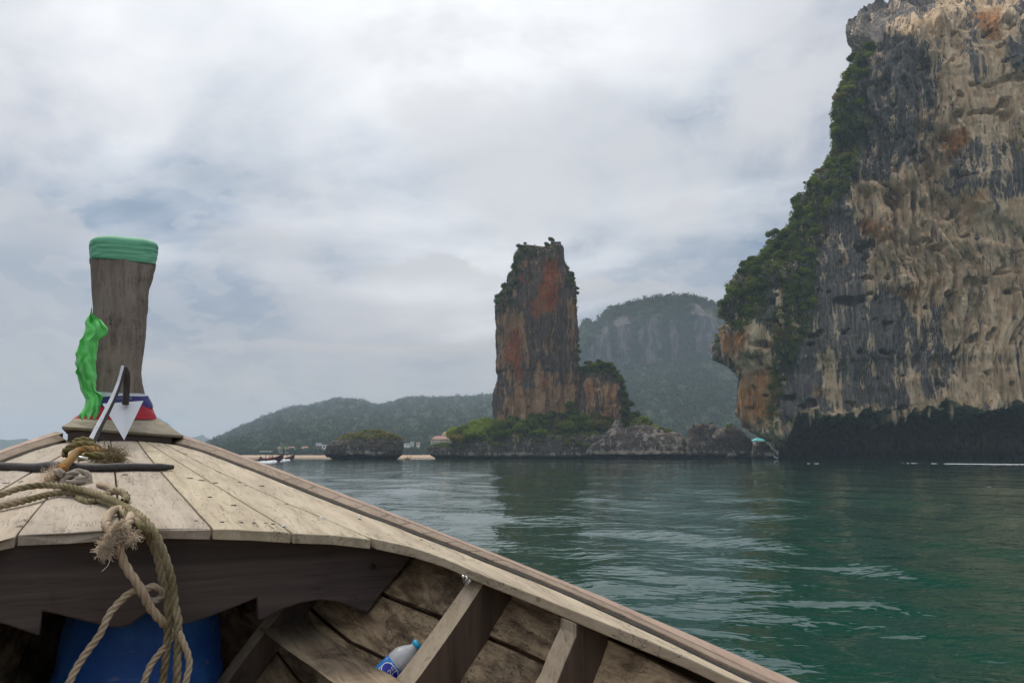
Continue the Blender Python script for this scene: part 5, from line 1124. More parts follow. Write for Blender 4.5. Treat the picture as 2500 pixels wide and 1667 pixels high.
# ---- stem post, collar board at its foot
lp = [(571, 268), (590, 219), (626, 220), (700, 223), (758, 226), (820, 229), (884, 231), (953, 230), (990, 222), (1005, 205), (1024, 190)]
rp = [(571, 320), (590, 386), (641, 383), (670, 376), (701, 366), (760, 362), (800, 360), (865, 352), (907, 347), (930, 350), (966, 358), (990, 368), (1005, 374), (1024, 378)]
def pa(py): return 3.40 + (1000 - py) / 400 * .10
def post_sec(py, grow=0.0, l=None, r=None, n=28, back=.15, ripple=None):
    l = np.interp(py, [p[0] for p in lp], [p[1] for p in lp]) if l is None else l; r = np.interp(py, [p[0] for p in rp], [p[1] for p in rp]) if r is None else r
    a = pa(py); A, B = atA(l, py, a), atA(r, py, a); c = (A + B) / 2; hw = (B[0] - A[0]) / 2 + grow; hd = back / 2 + grow; z = c[2]; out = []
    for k in range(n):
        t = 2 * math.pi * k / n; ct, st = math.cos(t), math.sin(t); e = .42
        x = math.copysign(abs(ct) ** e, ct); y = math.copysign(abs(st) ** e, st); g = 0 if ripple is None else ripple(t, py)
        out.append((c[0] + (hw + g) * x, a + back / 2 + (hd + g) * y, z))
    return out
S = [post_sec(py, ripple=lambda t, y: .0022 * vn(np.array([math.cos(t) * 5, math.sin(t) * 5, y / 22.])) + .0012 * vn(np.array([math.cos(t) * 16, math.sin(t) * 16, y / 60.]))) for py in [1040, 1024, 1012, 1000, 990, 975] + list(range(960, 622, -9)) + [618]]
bp('stem_post', S, M['post'], smooth=True, bevel=0)
A_ = [atA(151, 1040, 3.22), atA(449, 1063, 3.22)]; Bk = [atA(186, 1020, 3.42), atA(385, 1021, 3.42)]
n = 14; S = []
for k in range(n):
    t = k / (n - 1); f0 = A_[0] * (1 - t) + A_[1] * t; b0 = Bk[0] * (1 - t) + Bk[1] * t; dz = .034 * min(1, 4 * t * (1 - t) + .25); w_ = .002 * vn(np.array([t * 7, 0., 0.]))
    mid = 0.0
    bk2 = b0 + np.array([0, .42, .0])
    S.append([tuple(f0 + np.array([0, w_, mid])), tuple(b0 + np.array([0, 0, 0])), tuple(bk2), tuple(bk2 - np.array([0, 0, .09])), tuple(f0 + np.array([0, .004, -.0095]))])
bp('collar_board', S, M['collar'], bevel=.003)
# dark strip under the collar: the shadow line there built as a board
S = [[tuple(atA(x, y, 3.24) + np.array([0, -.004, 0])), tuple(atA(x, y, 3.24) + np.array([0, .05, 0])), tuple(atA(x, y, 3.24) + np.array([0, .05, -.03])), tuple(atA(x, y, 3.24) + np.array([0, -.004, -.03]))] for x, y in zip(np.linspace(166, 420, 12), np.interp(np.linspace(166, 420, 12), [166, 190, 300, 405, 420], [1056, 1052, 1056, 1060, 1066]))]
bp('shade_strip', S, M['board'], bevel=.002)

# ================================================================== cloths tied on the post
def cloth(name, c1, c2, rough=.75):
    m, t, p = mat_new(name); co = t.add('ShaderNodeTexCoord').outputs['Object']; n = t.noise(co, 9, 4, .6)
    t.put(p.inputs['Base Color'], t.mix(n, c1, c2)); p.inputs['Roughness'].default_value = rough; p.inputs['Sheen Weight'].default_value = .3
    p.inputs['Subsurface Weight'].default_value = 0.0
    t.put(p.inputs['Normal'], t.bump(t.noise(t.scale(co, (6, 6, 60)), 2.0, 4, .6), .5, .004)); return m
cg = cloth('sea_green_cloth', (.10, .36, .20), (.17, .47, .28)); cl2 = cloth('lime_green_cloth', (.09, .56, .10), (.20, .80, .20)); cr = cloth('red_ribbon', (.42, .015, .03), (.55, .03, .05)); cb = cloth('blue_ribbon', (.025, .025, .12), (.05, .045, .22)); cw_ = cloth('white_ribbon', (.55, .55, .62), (.7, .7, .75))
def wrap_band(name, rows, mat, label, cat, grow=.006, seed=0, parent=None, n=64, amp=.003, top=None):
    """rows: (frac_left_py, frac_right_py, left_px, right_px)"""
    S = []
    for i, (yl, yr, l, r) in enumerate(rows):
        py = (yl + yr) / 2; a = pa(py); A, B = atA(l, yl, a), atA(r, yr, a); c = (A + B) / 2; hw = (B[0] - A[0]) / 2 + grow; sec = []
        for k in range(n):
            t = 2 * math.pi * k / n; ct, st = math.cos(t), math.sin(t); e = .45; x = math.copysign(abs(ct) ** e, ct); y = math.copysign(abs(st) ** e, st)
            u = (x + 1) / 2; z = A[2] * (1 - u) + B[2] * u + .002 * vn(np.array([x * 3, y * 3, i * .7]), seed); g = amp * vn(np.array([ct * 2.2, st * 2.2, i * .9]), seed + 1) + amp * .35 * math.sin(i * 1.6 + 5.0 * vn(np.array([ct * 1.3, st * 1.3, i * .12]), seed + 2)) + amp * .8 * vn(np.array([ct * 4, st * 4, i * .45]), seed + 7)
            sec.append((c[0] + (hw + g) * x, a + .075 + (.075 + grow + g) * y, z))
        S.append(sec)
    return OUT(np.array(S))
def topworld(P): P = np.asarray(P); c, s = math.cos(TH), math.sin(TH); return np.stack([P[..., 0] * c - P[..., 1] * s, P[..., 0] * s + P[..., 1] * c, P[..., 2]], -1)
rows = [(628 - t * 42, 643 - t * 44, 221 + t * -1, 381 + t * 5) for t in np.linspace(0, 1, 15)]
Sx = wrap_band('c', rows, cg, '', '', grow=.0035, seed=4, amp=.0024)
domer = []
for k, t in enumerate(np.linspace(.12, 1, 9)):
    q = Sx[-1]; c = q.mean(0); up = atA(303, 568, 3.5)[2] * S_ + EYE; h = up - q[:, 2].mean()
    f = math.cos(t * math.pi / 2); ring_ = c + (q - c) * np.array([f, f, 1]); ring_[:, 2] = q[:, 2] * f ** .5 + (1 - f ** .5) * c[2] + h * math.sin(t * math.pi / 2) * 1.0 * (1 - .0 * t); domer.append(ring_)
Sx = np.concatenate([Sx, np.array(domer)]); o = loft('post_cloth', topworld(Sx), cg, None, smooth=True); tag(o, 'sea-green cloth wrapped tightly round the top of the stem post', 'cloth')
rib_ = empty('ribbon_wrap', tuple(topworld(OUT(np.array([R0, 3.45, .14])))), 0); tag(rib_, 'white, blue and red ribbons wound round the foot of the stem post', 'ribbon')
for nm, m_, rws, sd_ in [('white_band', cw_, [(955, 962, 232, 357), (960, 966, 231, 359), (966, 971, 230, 361), (972, 976, 229, 362)], 1), ('blue_band', cb, [(968, 966, 229, 360), (973, 972, 228, 364), (979, 979, 227, 367), (986, 987, 225, 370), (991, 994, 224, 371)], 2), ('red_band', cr, [(988, 990, 224, 370), (993, 994, 218, 371), (998, 1000, 211, 374), (1004, 1006, 204, 376), (1010, 1012, 196, 378), (1016, 1018, 187, 380), (1024, 1023, 178, 382)], 3)]:
    Sx = topworld(wrap_band(nm, rws, m_, '', '', grow=.005 + .002 * (nm == 'blue_band'), seed=sd_, amp=.002)) - np.array(rib_.location); loft(nm, Sx, m_, rib_, smooth=True, caps=False)
def scarf():
    L_ = [(756, 220, 225), (770, 217, 228), (780, 209, 250), (790, 209, 256), (804, 206, 265), (812, 203, 264), (820, 200, 259), (835, 194, 240), (850, 190, 237), (866, 186, 236), (884, 184, 235), (905, 186, 237), (930, 189, 237), (945, 194, 231), (958, 202, 240), (966, 206, 250), (975, 208, 249), (990, 205, 247), (1004, 199, 242), (1019, 191, 236)]
    ys = np.linspace(756, 1020, 70); S = []
    for i, y in enumerate(ys):
        l = np.interp(y, [q[0] for q in L_], [q[1] for q in L_]) + 2.5 * vn(np.array([i * .35, 0., 0.]), 2); r = np.interp(y, [q[0] for q in L_], [q[2] for q in L_]) + 2.5 * vn(np.array([i * .35, 5., 0.]), 3)
        a = 3.33; A, B = atA(l, y, a), atA(r, y, a); front = []; t = i / 69
        pinch = 1 - .55 * math.exp(-((t - .10) / .05) ** 2) - .3 * math.exp(-((t - .8) / .07) ** 2)
        for u in np.linspace(0, 1, 44):
            wp = .35 * float(fbm(np.array([u * 2.0, t * 3.2, 0.]), 3, 12)); ph = 2.3 * u + 1.1 * math.sin(3.2 * t + .6) + wp * 1.8
            fold = 1 - abs(2 * ((ph * 1.1) % 1.0) - 1); fold2 = 1 - abs(2 * ((3.1 * u - 2.2 * t + wp * 2.5) % 1.0) - 1)
            d = .030 * (1 - (2 * u - 1) ** 2) * pinch + .020 * fold ** 1.3 * pinch + .009 * fold2 + .010 * float(fbm(np.array([u * 5, t * 9, 1.]), 3, 15))
            p = A * (1 - u) + B * u; front.append((p[0], a - d, p[2] + (.010 * math.sin(u * 19) if i > 66 else .003 * math.sin(u * 9 + i * .3))))
        S.append(front + [(q[0], q[1] + .004, q[2]) for q in front[::-1]])
    o = loft('green_scarf', topworld(OUT(np.array(S))), cl2, None, smooth=True); tag(o, 'lime-green scarf tied at the left of the stem post and hanging in folds', 'scarf')
scarf()

# ================================================================== anchor
anc = empty('anchor', tuple(topworld(OUT(deckhit(225, 1100)))), TH); tag(anc, 'white-painted anchor with pointed fluke lying on the foredeck before the post', 'anchor')
AL = OUT(deckhit(225, 1100))
mwa = wood('chipped_white_paint', (.18, .16, .15), (.60, .60, .62), (.70, .70, .72), 2, wear=.3, stain=.25, rough=.5, bumpd=.0005); mdk2 = plain('rough_dark_iron', (.06, .052, .05), .7, .3, nscale=60, nam=.7, bump=.003)
def ap(name, P, F, mat, **kw): return mk(name, np.asarray(P) - AL, F, mat, anc, **kw)
arm = [(218, 1092, 2.72), (228, 1070, 2.76), (243, 1040, 2.80), (262, 1003, 2.85), (281, 963, 2.90), (295, 925, 2.94), (303, 893, 2.96)]
Pm = smooth_path([atA(x, y, a) for x, y, a in arm], 22); S = []
for i, p in enumerate(Pm):
    t = i / 21; tg = Pm[min(i + 1, 21)] - Pm[max(i - 1, 0)]; tg /= np.linalg.norm(tg); sd = np.cross(tg, np.array([0, 1.0, 0])); sd /= np.linalg.norm(sd); w = .0125 * (1 - .35 * t); j = .001 * vn(np.array([i * .9, 0., 0.]))
    n2 = np.array([0, 1.0, 0]); sd = -sd; S.append([p + sd * -w, p + sd * (0 + j), p + sd * w + n2 * .012, p + n2 * .026, p - sd * w + n2 * .02])
S = np.array(S); k_ = S.shape[1]; Fq = [tuple(f) for f in gridF(len(S), k_, False, True)] + [tuple(range(k_))[::-1], tuple((len(S) - 1) * k_ + i for i in range(k_))]
o = ap('arm', OUT(S).reshape(-1, 3), Fq, mwa, bevel=.001); o.data.materials.append(mdk2)
for f_ in o.data.polygons:
    vs = sorted(v % k_ for v in f_.vertices)
    if vs == [1, 1, 2, 2]: f_.material_index = 1
# make the painted side the left one as seen from the boat
P_ = [atA(306, 897, 2.97), atA(309, 915, 2.98), atA(309, 950, 3.0), atA(306, 988, 3.01)]
V, F, _ = tubeVF(smooth_path(P_, 12), [.006, .009, .0105, .011, .011, .011, .0105, .0105, .0105, .0105, .011, .011], 6); ap('shank', OUT(V), F, mdk2)
tri = [(250, 985), (300, 981), (350, 978), (303, 1074)]; T3 = [atA(x, y, a) for (x, y), a in zip(tri, (3.02, 3.0, 3.02, 2.93))]; S = []
g = []
for i in range(9):
    t = i / 8; A2, B2 = T3[0] * (1 - t) + T3[3] * t, T3[2] * (1 - t) + T3[3] * t
    for j in range(9): u = j / 8; p = A2 * (1 - u) + B2 * u; p = p + np.array([0, .010 * (1 - abs(2 * u - 1)) * (1 - t), 0]); g.append(p)
g = np.array(g); bk = g + np.array([0, .006, 0]); Fg = gridF(9, 9); n81 = len(g); rim = [i for i in range(9)] + [9 * i + 8 for i in range(1, 9)] + [72 + i for i in range(7, -1, -1)] + [9 * i for i in range(7, 0, -1)]
Fs = [tuple(f) for f in Fg] + [tuple(n81 + i for i in f[::-1]) for f in Fg] + [(rim[i], rim[(i + 1) % len(rim)], n81 + rim[(i + 1) % len(rim)], n81 + rim[i]) for i in range(len(rim))]
o = ap('fluke', OUT(np.vstack([g, bk])), Fs, plain('white_enamel', (.60, .61, .65), .35, nscale=5, nam=.06))
sp = [deckhit(x, y, .010) for x, y in [(-260, 1137), (-100, 1137), (0, 1138), (90, 1141), (150, 1142), (200, 1143), (260, 1142), (300, 1140), (360, 1140), (405, 1140), (423, 1140)]]
V, F, _ = tubeVF(smooth_path(sp, 44), np.interp(np.linspace(0, 1, 44), [0, .42, .55, .6, .66, .72, .8, .97, 1], [.0105, .0105, .0115, .016, .017, .013, .0105, .0095, .006]), 10); V = V + .0012 * np.stack([vn(V * 60, 1), vn(V * 60, 2), vn(V * 60, 3)], -1)
ap('stock', OUT(V), F, mdk2, smooth=True)
V, F, _ = tubeVF([deckhit(178, 1119, .02), deckhit(195, 1117, .024), deckhit(214, 1119, .02)], [.003, .0045, .003], 8); ap('shackle_pin', OUT(V), F, M['steel'], smooth=True)

# ================================================================== ropes
def ropemat(name, a, b, c):
    m, t, p = mat_new(name); co = t.add('ShaderNodeTexCoord').outputs['Object']; n = t.noise(co, 14, 4, .6); n2 = t.noise(co, 220, 3, .7)
    cc = t.mix(t.ss(n, .35, .65), a, b); cc = t.mix(t.m('MULTIPLY', t.ss(n2, .5, .7), .6), cc, c); t.put(p.inputs['Base Color'], cc); p.inputs['Roughness'].default_value = .9; p.inputs['Specular IOR Level'].default_value = .15
    t.put(p.inputs['Normal'], t.bump(n2, .8, .0015)); return m
RL = ropemat('pale_hemp_rope', (.40, .30, .20), (.50, .40, .28), (.25, .18, .11)); RD = ropemat('dirty_hemp_rope', (.17, .14, .07), (.34, .27, .17), (.07, .065, .03)); RG = ropemat('mossy_rope', (.14, .12, .045), (.25, .20, .09), (.06, .05, .02)); RO = ropemat('rust_stained_rope', (.36, .16, .04), (.27, .18, .08), (.14, .08, .03)); RGy = ropemat('grey_rope', (.30, .25, .20), (.38, .32, .25), (.18, .14, .11)); FR = plain('frayed_fibre', (.66, .52, .37), .9, nam=.25); FRD = plain('dark_frayed_fibre', (.22, .16, .08), .9, nam=.4)
def ropeVF(path, R, pitch=7.5, strands=3, sides=7):
    L = np.sum(np.linalg.norm(np.diff(path, axis=0), axis=1)); n = max(24, int(L / (R * pitch) * 12)); P = smooth_path(path, n); _, _, (N, Bn) = tubeVF(P, R, 3); s = np.linspace(0, L, n); parts = []
    for k in range(strands):
        ph = 2 * np.pi * (s / (R * pitch) + k / strands); C = P + (R * .50) * (np.cos(ph)[:, None] * N + np.sin(ph)[:, None] * Bn); parts.append(tubeVF(C, R * .56, sides)[:2])
    return merge(parts)
def PT(l): return np.array([deckhit(x, y, q[0] if isinstance(q, tuple) else .007) if not isinstance(q, float) else atA(x, y, q) for x, y, q in l])
def rope(name, l, R, mat, label, parent=None, pitch=7.5, raw=None):
    P = PT(l) if raw is None else raw; P = smooth_path(P, max(12, 6 * len(P))); V, F = ropeVF(topworld(OUT(P)), R * S_, pitch)
    o = mk(name, V if parent is None else V - np.array(parent.location), F, mat, parent, smooth=True)
    if label: tag(o, label, 'rope')
    return o
AH = 1.485
A1 = [(-260, 1262, (.008,)), (-120, 1232, (.01,)), (0, 1207, (.014,)), (48, 1192, (.018,)), (105, 1184, (.02,)), (159, 1187, (.022,)), (207, 1197, (.02,)), (255, 1212, (.018,)), (303, 1236, (.016,)), (344, 1261, (.014,)), (376, 1297, AH - .01), (395, 1338, AH - .02), (411, 1383, AH - .02), (421, 1424, AH - .02), (427, 1478, AH - .02), (434, 1508, AH - .03), (434, 1568, AH - .03), (432, 1667, AH - .03), (430, 1790, AH - .02), (420, 1900, AH + .0)]
rope('mooring_rope', A1, .0068, RD, 'thick hemp rope draped over the deck edge, its outermost turn on the right')
B1_ = [(-260, 1290, (.008,)), (-100, 1258, (.008,)), (0, 1236, (.008,)), (64, 1221, (.009,)), (121, 1206, (.009,)), (170, 1202, (.009,)), (223, 1213, (.009,)), (271, 1230, (.009,)), (319, 1260, (.009,)), (346, 1286, (.008,)), (366, 1316, AH), (384, 1360, AH), (396, 1415, AH), (406, 1462, AH), (411, 1508, AH - .01), (408, 1568, AH - .01), (398, 1667, AH), (388, 1800, AH), (370, 1900, AH)]
rope('mooring_rope', B1_, .0066, RD, 'darker greenish rope running beside the outermost turn, over the deck edge')
E1 = [(316, 1262, (.006,)), (300, 1247, (.010,)), (284, 1243, (.012,)), (266, 1256, (.012,)), (259, 1275, (.012,)), (262, 1290, AH - .01), (276, 1308, AH - .02), (290, 1330, AH - .03), (298, 1362, AH - .03), (314, 1394, AH - .03), (334, 1422, AH - .03), (350, 1450, AH - .03), (368, 1484, AH - .02), (396, 1517, AH - .01), (414, 1540, AH + .01), (420, 1560, AH + .01)]
rope('hanging_rope', E1, .0072, RL, 'pale rope looped through the frayed tuft and hanging in front of the dark board')
F1_ = [(398, 1452, AH + .0), (391, 1439, AH - .005), (375, 1431, AH - .01), (355, 1437, AH - .015), (330, 1442, AH - .02), (312, 1450, AH - .02), (288, 1473, AH - .02), (266, 1500, AH - .02), (244, 1547, AH - .02), (214, 1588, AH - .02), (190, 1624, AH - .02), (166, 1672, AH - .02), (140, 1740, AH - .0), (130, 1830, AH)]
rope('hanging_rope', F1_, .0058, RL, 'thin pale rope curving down to the left in front of the blue barrel')
rope('hanging_rope', [(357, 1462, AH - .012), (376, 1466, AH - .01), (392, 1458, AH - .004), (402, 1446, AH + .004)], .0055, RGy, 'short bight of rope where the thin rope joins the thick turns')
rope('hanging_rope', [(424, 1545, AH - .005), (405, 1575, AH - .01), (384, 1600, AH - .01), (367, 1625, AH - .01), (350, 1672, AH - .01), (335, 1760, AH), (330, 1850, AH)], .0055, RL, 'rope branch fanning out left of the thick turns below the board')
rope('hanging_rope', [(436, 1540, AH - .035), (448, 1570, AH - .035), (458, 1595, AH - .035), (462, 1625, AH - .035), (452, 1672, AH - .035), (440, 1760, AH - .03), (435, 1850, AH)], .0055, RL, 'rope branch bulging out right of the thick turns below the board')
def knot(c, size, R, mat, parent, rot=(0, 0, 0), sq=(1, .8, .55), ph=0.0):
    t = np.linspace(.2 + ph, 2 * math.pi - .35 + ph, 70); P = np.stack([np.sin(t) + 2 * np.sin(2 * t), np.cos(t) - 2 * np.cos(2 * t), -np.sin(3 * t) * 1.3], -1) / 3.0 * size * np.array(sq)
    Rm = np.array(Matrix.Rotation(rot[2], 3, 'Z') @ Matrix.Rotation(rot[1], 3, 'Y') @ Matrix.Rotation(rot[0], 3, 'X')); P = P @ Rm.T + c
    V, F = ropeVF(topworld(OUT(P)), R * S_, 7.5); return mk('knot', V - np.array(parent.location), F, mat, parent, smooth=True)
def tuft(name, c, rad, n, mat, parent, length=.03, seed=0, down=.4, wr=.00035):
    rg = np.random.default_rng(seed); parts = []
    for i in range(n):
        d = rg.normal(size=3); d /= np.linalg.norm(d); p = c + d * rad * rg.random(3) * .5; q = [p]; v = d * .7 + rg.normal(size=3) * .3
        for k in range(4): v = v + rg.normal(size=3) * .75 + np.array([0, 0, -down * .3]); v /= np.linalg.norm(v); p = p + v * length * rg.uniform(.12, .4); q.append(p)
        parts.append(tubeVF(topworld(OUT(np.array(q))), wr * S_, 3)[:2])
    V, F = merge(parts); return mk(name, V - np.array(parent.location), F, mat, parent)
# frayed tuft hanging over the deck edge
g1 = empty('rope_fray', tuple(topworld(OUT(atA(295, 1320, AH - .02))))); tag(g1, 'big pale frayed rope end hanging like a tassel over the deck edge', 'rope')
for (x, y, r_, n_, l_, s_) in [(296, 1282, .008, 220, .012, 1), (281, 1303, .010, 340, .013, 2), (304, 1302, .009, 300, .013, 3), (266, 1322, .009, 340, .015, 4), (322, 1312, .007, 130, .018, 5), (286, 1288, .008, 200, .012, 6), (258, 1344, .008, 220, .017, 7), (252, 1330, .006, 90, .016, 8)]:
    tuft('frayed_strands', atA(x, y, AH - .035), r_, n_, FR, g1, l_, s_, .8)
V, F, _ = tubeVF(topworld(OUT(np.array([atA(262, 1355, AH - .04), atA(268, 1370, AH - .045), atA(262, 1382, AH - .045), atA(249, 1394, AH - .045)]))), .0007, 4); mk('loose_yarn', V - np.array(g1.location), F, FR, g1)
core = [(322, 1255, (.010,)), (316, 1272, AH - .0), (306, 1292, AH - .02), (296, 1312, AH - .03)]
V, F = ropeVF(topworld(OUT(smooth_path(PT(core), 14))), .0075 * S_); mk('rope_end', V - np.array(g1.location), F, RL, g1, smooth=True)
# knots on deck
g2 = empty('anchor_line', tuple(topworld(OUT(deckhit(200, 1100))))); tag(g2, 'mossy and rust-stained rope knotted round the anchor shank and stock', 'rope')
def g2rope(l, R, mat): P = smooth_path(PT(l), 6 * len(l)); V, F = ropeVF(topworld(OUT(P)), R * S_); mk('rope_turn', V - np.array(g2.location), F, mat, g2, smooth=True)
g2rope([(160, 1112, (.012,)), (158, 1102, (.022,)), (168, 1093, (.034,)), (190, 1084, (.042,)), (214, 1083, (.042,)), (234, 1090, (.034,)), (246, 1100, (.02,))], .0090, RG)
g2rope([(181, 1082, (.036,)), (186, 1076, (.045,)), (204, 1072, (.05,)), (220, 1076, (.045,)), (224, 1083, (.035,))], .0085, RG)
g2rope([(190, 1100, (.034,)), (180, 1110, (.034,)), (172, 1122, (.034,)), (160, 1134, (.036,)), (150, 1144, (.034,)), (144, 1156, (.022,))], .0095, RO)
g2rope([(186, 1106, (.018,)), (200, 1098, (.028,)), (222, 1096, (.030,)), (244, 1102, (.026,)), (262, 1108, (.02,))], .0100, RO)
g2rope([(196, 1118, (.014,)), (215, 1112, (.022,)), (240, 1112, (.022,)), (262, 1114, (.018,))], .0100, RG)
for (x, y, h_, n_, s_) in [(262, 1108, .022, 190, 21), (278, 1112, .018, 240, 22), (288, 1122, .012, 170, 23), (268, 1124, .010, 130, 24), (240, 1116, .014, 120, 25)]: tuft('frayed_strands', deckhit(x, y, h_), .014, n_, FRD, g2, .04, s_, .5, .0005)
g3 = empty('rope_knot', tuple(topworld(OUT(deckhit(165, 1172))))); tag(g3, 'fat grey rope knot lying on deck just below the anchor stock', 'rope')
knot(deckhit(178, 1166, .016), .030, .0088, RGy, g3, (.5, .2, .1), (1.25, .8, .6)); knot(deckhit(140, 1166, .014), .022, .0088, RL, g3, (.3, -.3, .8), (1, .8, .6), 1.0)
for (x, y, s_) in [(128, 1158, 31), (140, 1152, 32), (122, 1170, 33)]: tuft('frayed_strands', deckhit(x, y, .014), .010, 110, FR, g3, .028, s_, .2)
g4 = empty('rope_knot', tuple(topworld(OUT(deckhit(288, 1212))))); tag(g4, 'small rope coil half hidden behind the thick rope in mid deck', 'rope')
def g4rope(l, R, mat): V, F = ropeVF(topworld(OUT(smooth_path(PT(l), 30))), R * S_); mk('rope_turn', V - np.array(g4.location), F, mat, g4, smooth=True)
g4rope([(262, 1212, (.006,)), (268, 1202, (.012,)), (284, 1198, (.016,)), (302, 1203, (.014,)), (309, 1216, (.008,)), (300, 1226, (.006,))], .0075, RD)
g4rope([(190, 1215, (.004,)), (205, 1222, (.004,)), (222, 1226, (.004,)), (240, 1222, (.005,))], .0068, RD); g4rope([(240, 1182, (.006,)), (262, 1186, (.01,)), (282, 1196, (.008,))], .006, RL)

# ================================================================== barrel and bottle in the bilge
def barrel():
    c = OUT(np.array([R0 + .030, 1.80, 0])); R = .152 * S_; zb, zt = OUT(np.array([0, 0, -.62]))[2], OUT(np.array([0, 0, -.245]))[2]; r = empty('barrel', tuple(topworld(np.array([c[0], c[1], zb]))), TH); tag(r, 'blue plastic barrel stowed under the foredeck behind the dark board', 'barrel')
    m, t, p = mat_new('blue_plastic'); co = t.add('ShaderNodeTexCoord').outputs['Object']; n = t.noise(co, 9, 6, .65); sc_ = t.noise(t.scale(co, (3, 40, 40)), 1.0, 4, .6)
    cc = t.mix(t.ss(n, .4, .68), (.015, .09, .36), (.04, .17, .50)); cc = t.mix(t.m('MULTIPLY', t.ss(sc_, .62, .7), .4), cc, (.25, .28, .3)); cc = t.mix(t.m('MULTIPLY', t.ss(t.noise(co, 4, 5), .52, .68), .7), cc, (.02, .03, .05)); t.put(p.inputs['Base Color'], cc); p.inputs['Roughness'].default_value = .62
    H = zt - zb; prof_ = [(0, .86), (.01, .98), (.05, 1.02), (.28, 1.03), (.30, 1.055), (.33, 1.055), (.35, 1.02), (.50, 1.0), (.52, 1.015), (.55, 1.015), (.57, .98), (.68, .96), (.78, .93), (.87, .88), (.94, .78), (.99, .62), (1.0, .30), (.985, .02)]
    S = [[(R * f * math.cos(a), R * f * math.sin(a), H * z) for a in np.linspace(0, 2 * math.pi, 40, endpoint=False)] for z, f in prof_]; mk_ = loft('barrel_body', S, m, r, smooth=True)
    for sx_ in (-.25, .25): V, F, _ = tubeVF([(sx_ * R, -.1, H * .985), (sx_ * R, -.1, H * 1.04)], [.03, .03], 14); mk('bung', V, F, m, r)
barrel()
def text_mesh(s, size, mat, parent, Mx):
    cu = bpy.data.curves.new('lettering', 'FONT'); cu.body = s; cu.size = size; cu.align_x = 'CENTER'; cu.align_y = 'CENTER'; cu.extrude = size * .01
    tmp = bpy.data.objects.new('tmp_text', cu); col.objects.link(tmp); bpy.context.view_layer.update(); me = bpy.data.meshes.new_from_object(tmp.evaluated_get(bpy.context.evaluated_depsgraph_get()))
    bpy.data.objects.remove(tmp); me.name = 'lettering'; me.materials.clear(); me.materials.append(mat); return me
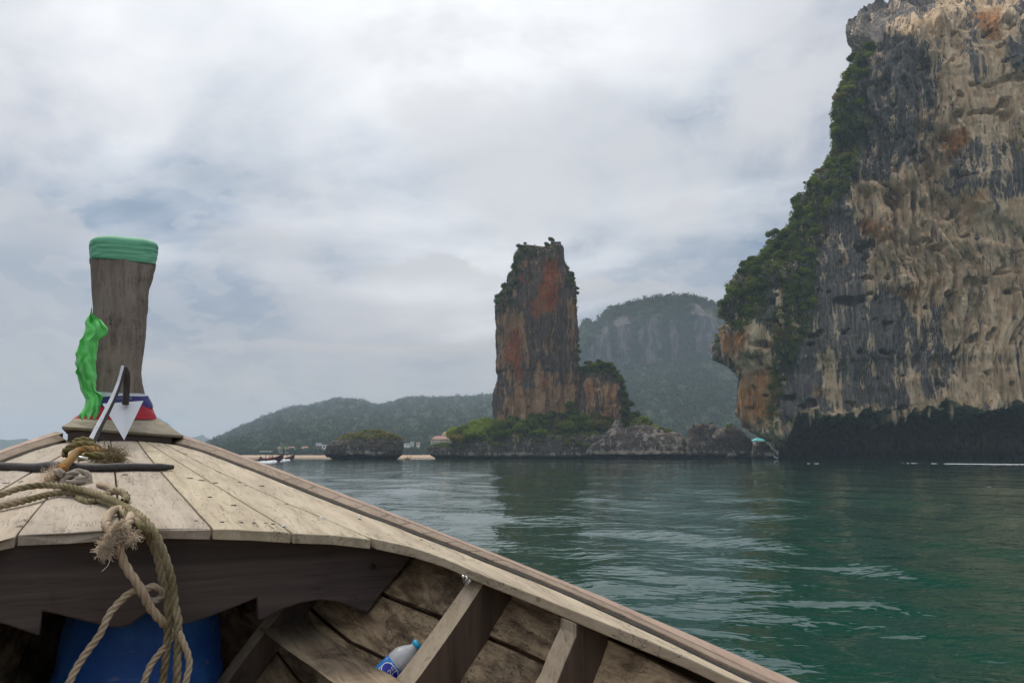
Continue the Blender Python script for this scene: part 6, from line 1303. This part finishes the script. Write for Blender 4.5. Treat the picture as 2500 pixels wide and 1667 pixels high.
def bottle():
    R = .0225 * S_
    hs = lambda a, r: np.array([_hz(aa, rr) for aa, rr in zip(np.atleast_1d(a), np.atleast_1d(r))])
    
    def hullhit(px, py, lift):
        b = bray(px, py); aa = np.linspace(.6, 2.4, 900); Q = b[None] / b[1] * aa[:, None]
        for q in Q:
            zi = zcf(q[1]) - .021; T = (zi - q[2]) / (zi - zk(q[1])); 
            if T > 0:
                wi = W(q[1]) - np.interp(q[1], [0, 1.2, 1.5, 3.5], [.075, .085, .10, .06])
                if q[0] - R0 > wi * (1 - min(T, 1) ** float(qh(q[1]))) - lift: return q
        return Q[-1]
    A_, B_ = WORLD(hullhit(938, 1652, .042)), WORLD(hullhit(1024, 1568, .042)); ax = (B_ - A_); Lb = np.linalg.norm(ax); ax /= Lb; Lb *= 1.0
    r = empty('water_bottle', tuple(A_)); tag(r, 'clear plastic water bottle with light blue cap lying between two ribs', 'bottle'); q = Vector(ax).to_track_quat('Z', 'Y'); r.rotation_mode = 'QUATERNION'; r.rotation_quaternion = q
    m, t, p = mat_new('clear_plastic'); p.inputs['Transmission Weight'].default_value = .5; p.inputs['Roughness'].default_value = .28; p.inputs['IOR'].default_value = 1.25; p.inputs['Base Color'].default_value = (.9, .92, .95, 1)
    pr_ = [(-.45, .9), (-.40, 1), (-.05, 1), (0, .97), (.05, 1), (.33, 1), (.36, .96), (.40, 1.0), (.55, .98), (.62, .9), (.72, .68), (.82, .42), (.86, .36), (.9, .36)]
    S = []
    for z, f in pr_: S.append([(R * f * (1 + .03 * math.sin(9 * a + z * 30)) * math.cos(a), R * f * (1 + .03 * math.sin(9 * a + z * 30)) * math.sin(a), z * Lb) for a in np.linspace(0, 2 * math.pi, 36, endpoint=False)])
    loft('bottle_body', S, m, r, smooth=True)
    V, F, _ = tubeVF([(0, 0, .885 * Lb), (0, 0, .89 * Lb), (0, 0, .985 * Lb), (0, 0, .99 * Lb)], [.006, R * .44, R * .43, .005], 20); mk('cap', V, F, plain('light_blue_cap', (.02, .42, .72), .4), r)
    V, F, _ = tubeVF([(0, 0, z * Lb) for z in np.linspace(-.05, .36, 6)], R * 1.015, 36); lb = mk('label', V, F, plain('blue_label', (.03, .22, .62), .4, nscale=2, nam=.05), r, smooth=True)
    V, F, _ = tubeVF([(0, 0, z * Lb) for z in (-.12, -.05)], R * 1.017, 36); mk('label_edge', V, F, plain('white_label', (.75, .75, .78), .4), lb)
    # oval emblem facing the camera, with the lettering along the bottle
    camd = (np.array([0, 0, EYE]) - A_); inv_ = q.inverted(); cd = inv_ @ Vector(camd).normalized(); phi = math.atan2(cd.y, cd.x)
    def wrapped(me_pts, off, flip=1):
        out = []
        for x, y in me_pts: th_ = phi + y / R; out.append(((R + off) * math.cos(th_), (R + off) * math.sin(th_), 0.185 * Lb + x)); 
        return out
    for sc, of, mt in [(1.0, .0012, plain('white_ink', (.8, .8, .82), .5)), (.88, .0018, plain('navy_ink', (.01, .02, .35), .4))]:
        pts = [(0, 0)] + [(0.15 * Lb * sc * math.cos(a), R * .80 * sc * math.sin(a)) for a in np.linspace(0, 2 * math.pi, 40, endpoint=False)]
        pts2 = [(.5 * x, .5 * y) for x, y in pts[1:]]; Vw = wrapped(pts[:1] + pts2 + pts[1:], of); Ff = [(0, 1 + i, 1 + (i + 1) % 40) for i in range(40)] + [(1 + i, 41 + i, 41 + (i + 1) % 40, 1 + (i + 1) % 40) for i in range(40)]; mk('emblem', Vw, Ff, mt, lb)
    me_ = text_mesh('nestle', R * .95, plain('white_lettering', (.85, .85, .87), .5), lb, None)
    for v in me_.vertices: w_ = wrapped([(-v.co.x * .9, -v.co.y)], .0026); v.co = w_[0]
    o = bpy.data.objects.new('lettering', me_); col.objects.link(o); o.parent = lb
BOT_A, BOT_A2 = 1.40, 1.44
bottle()
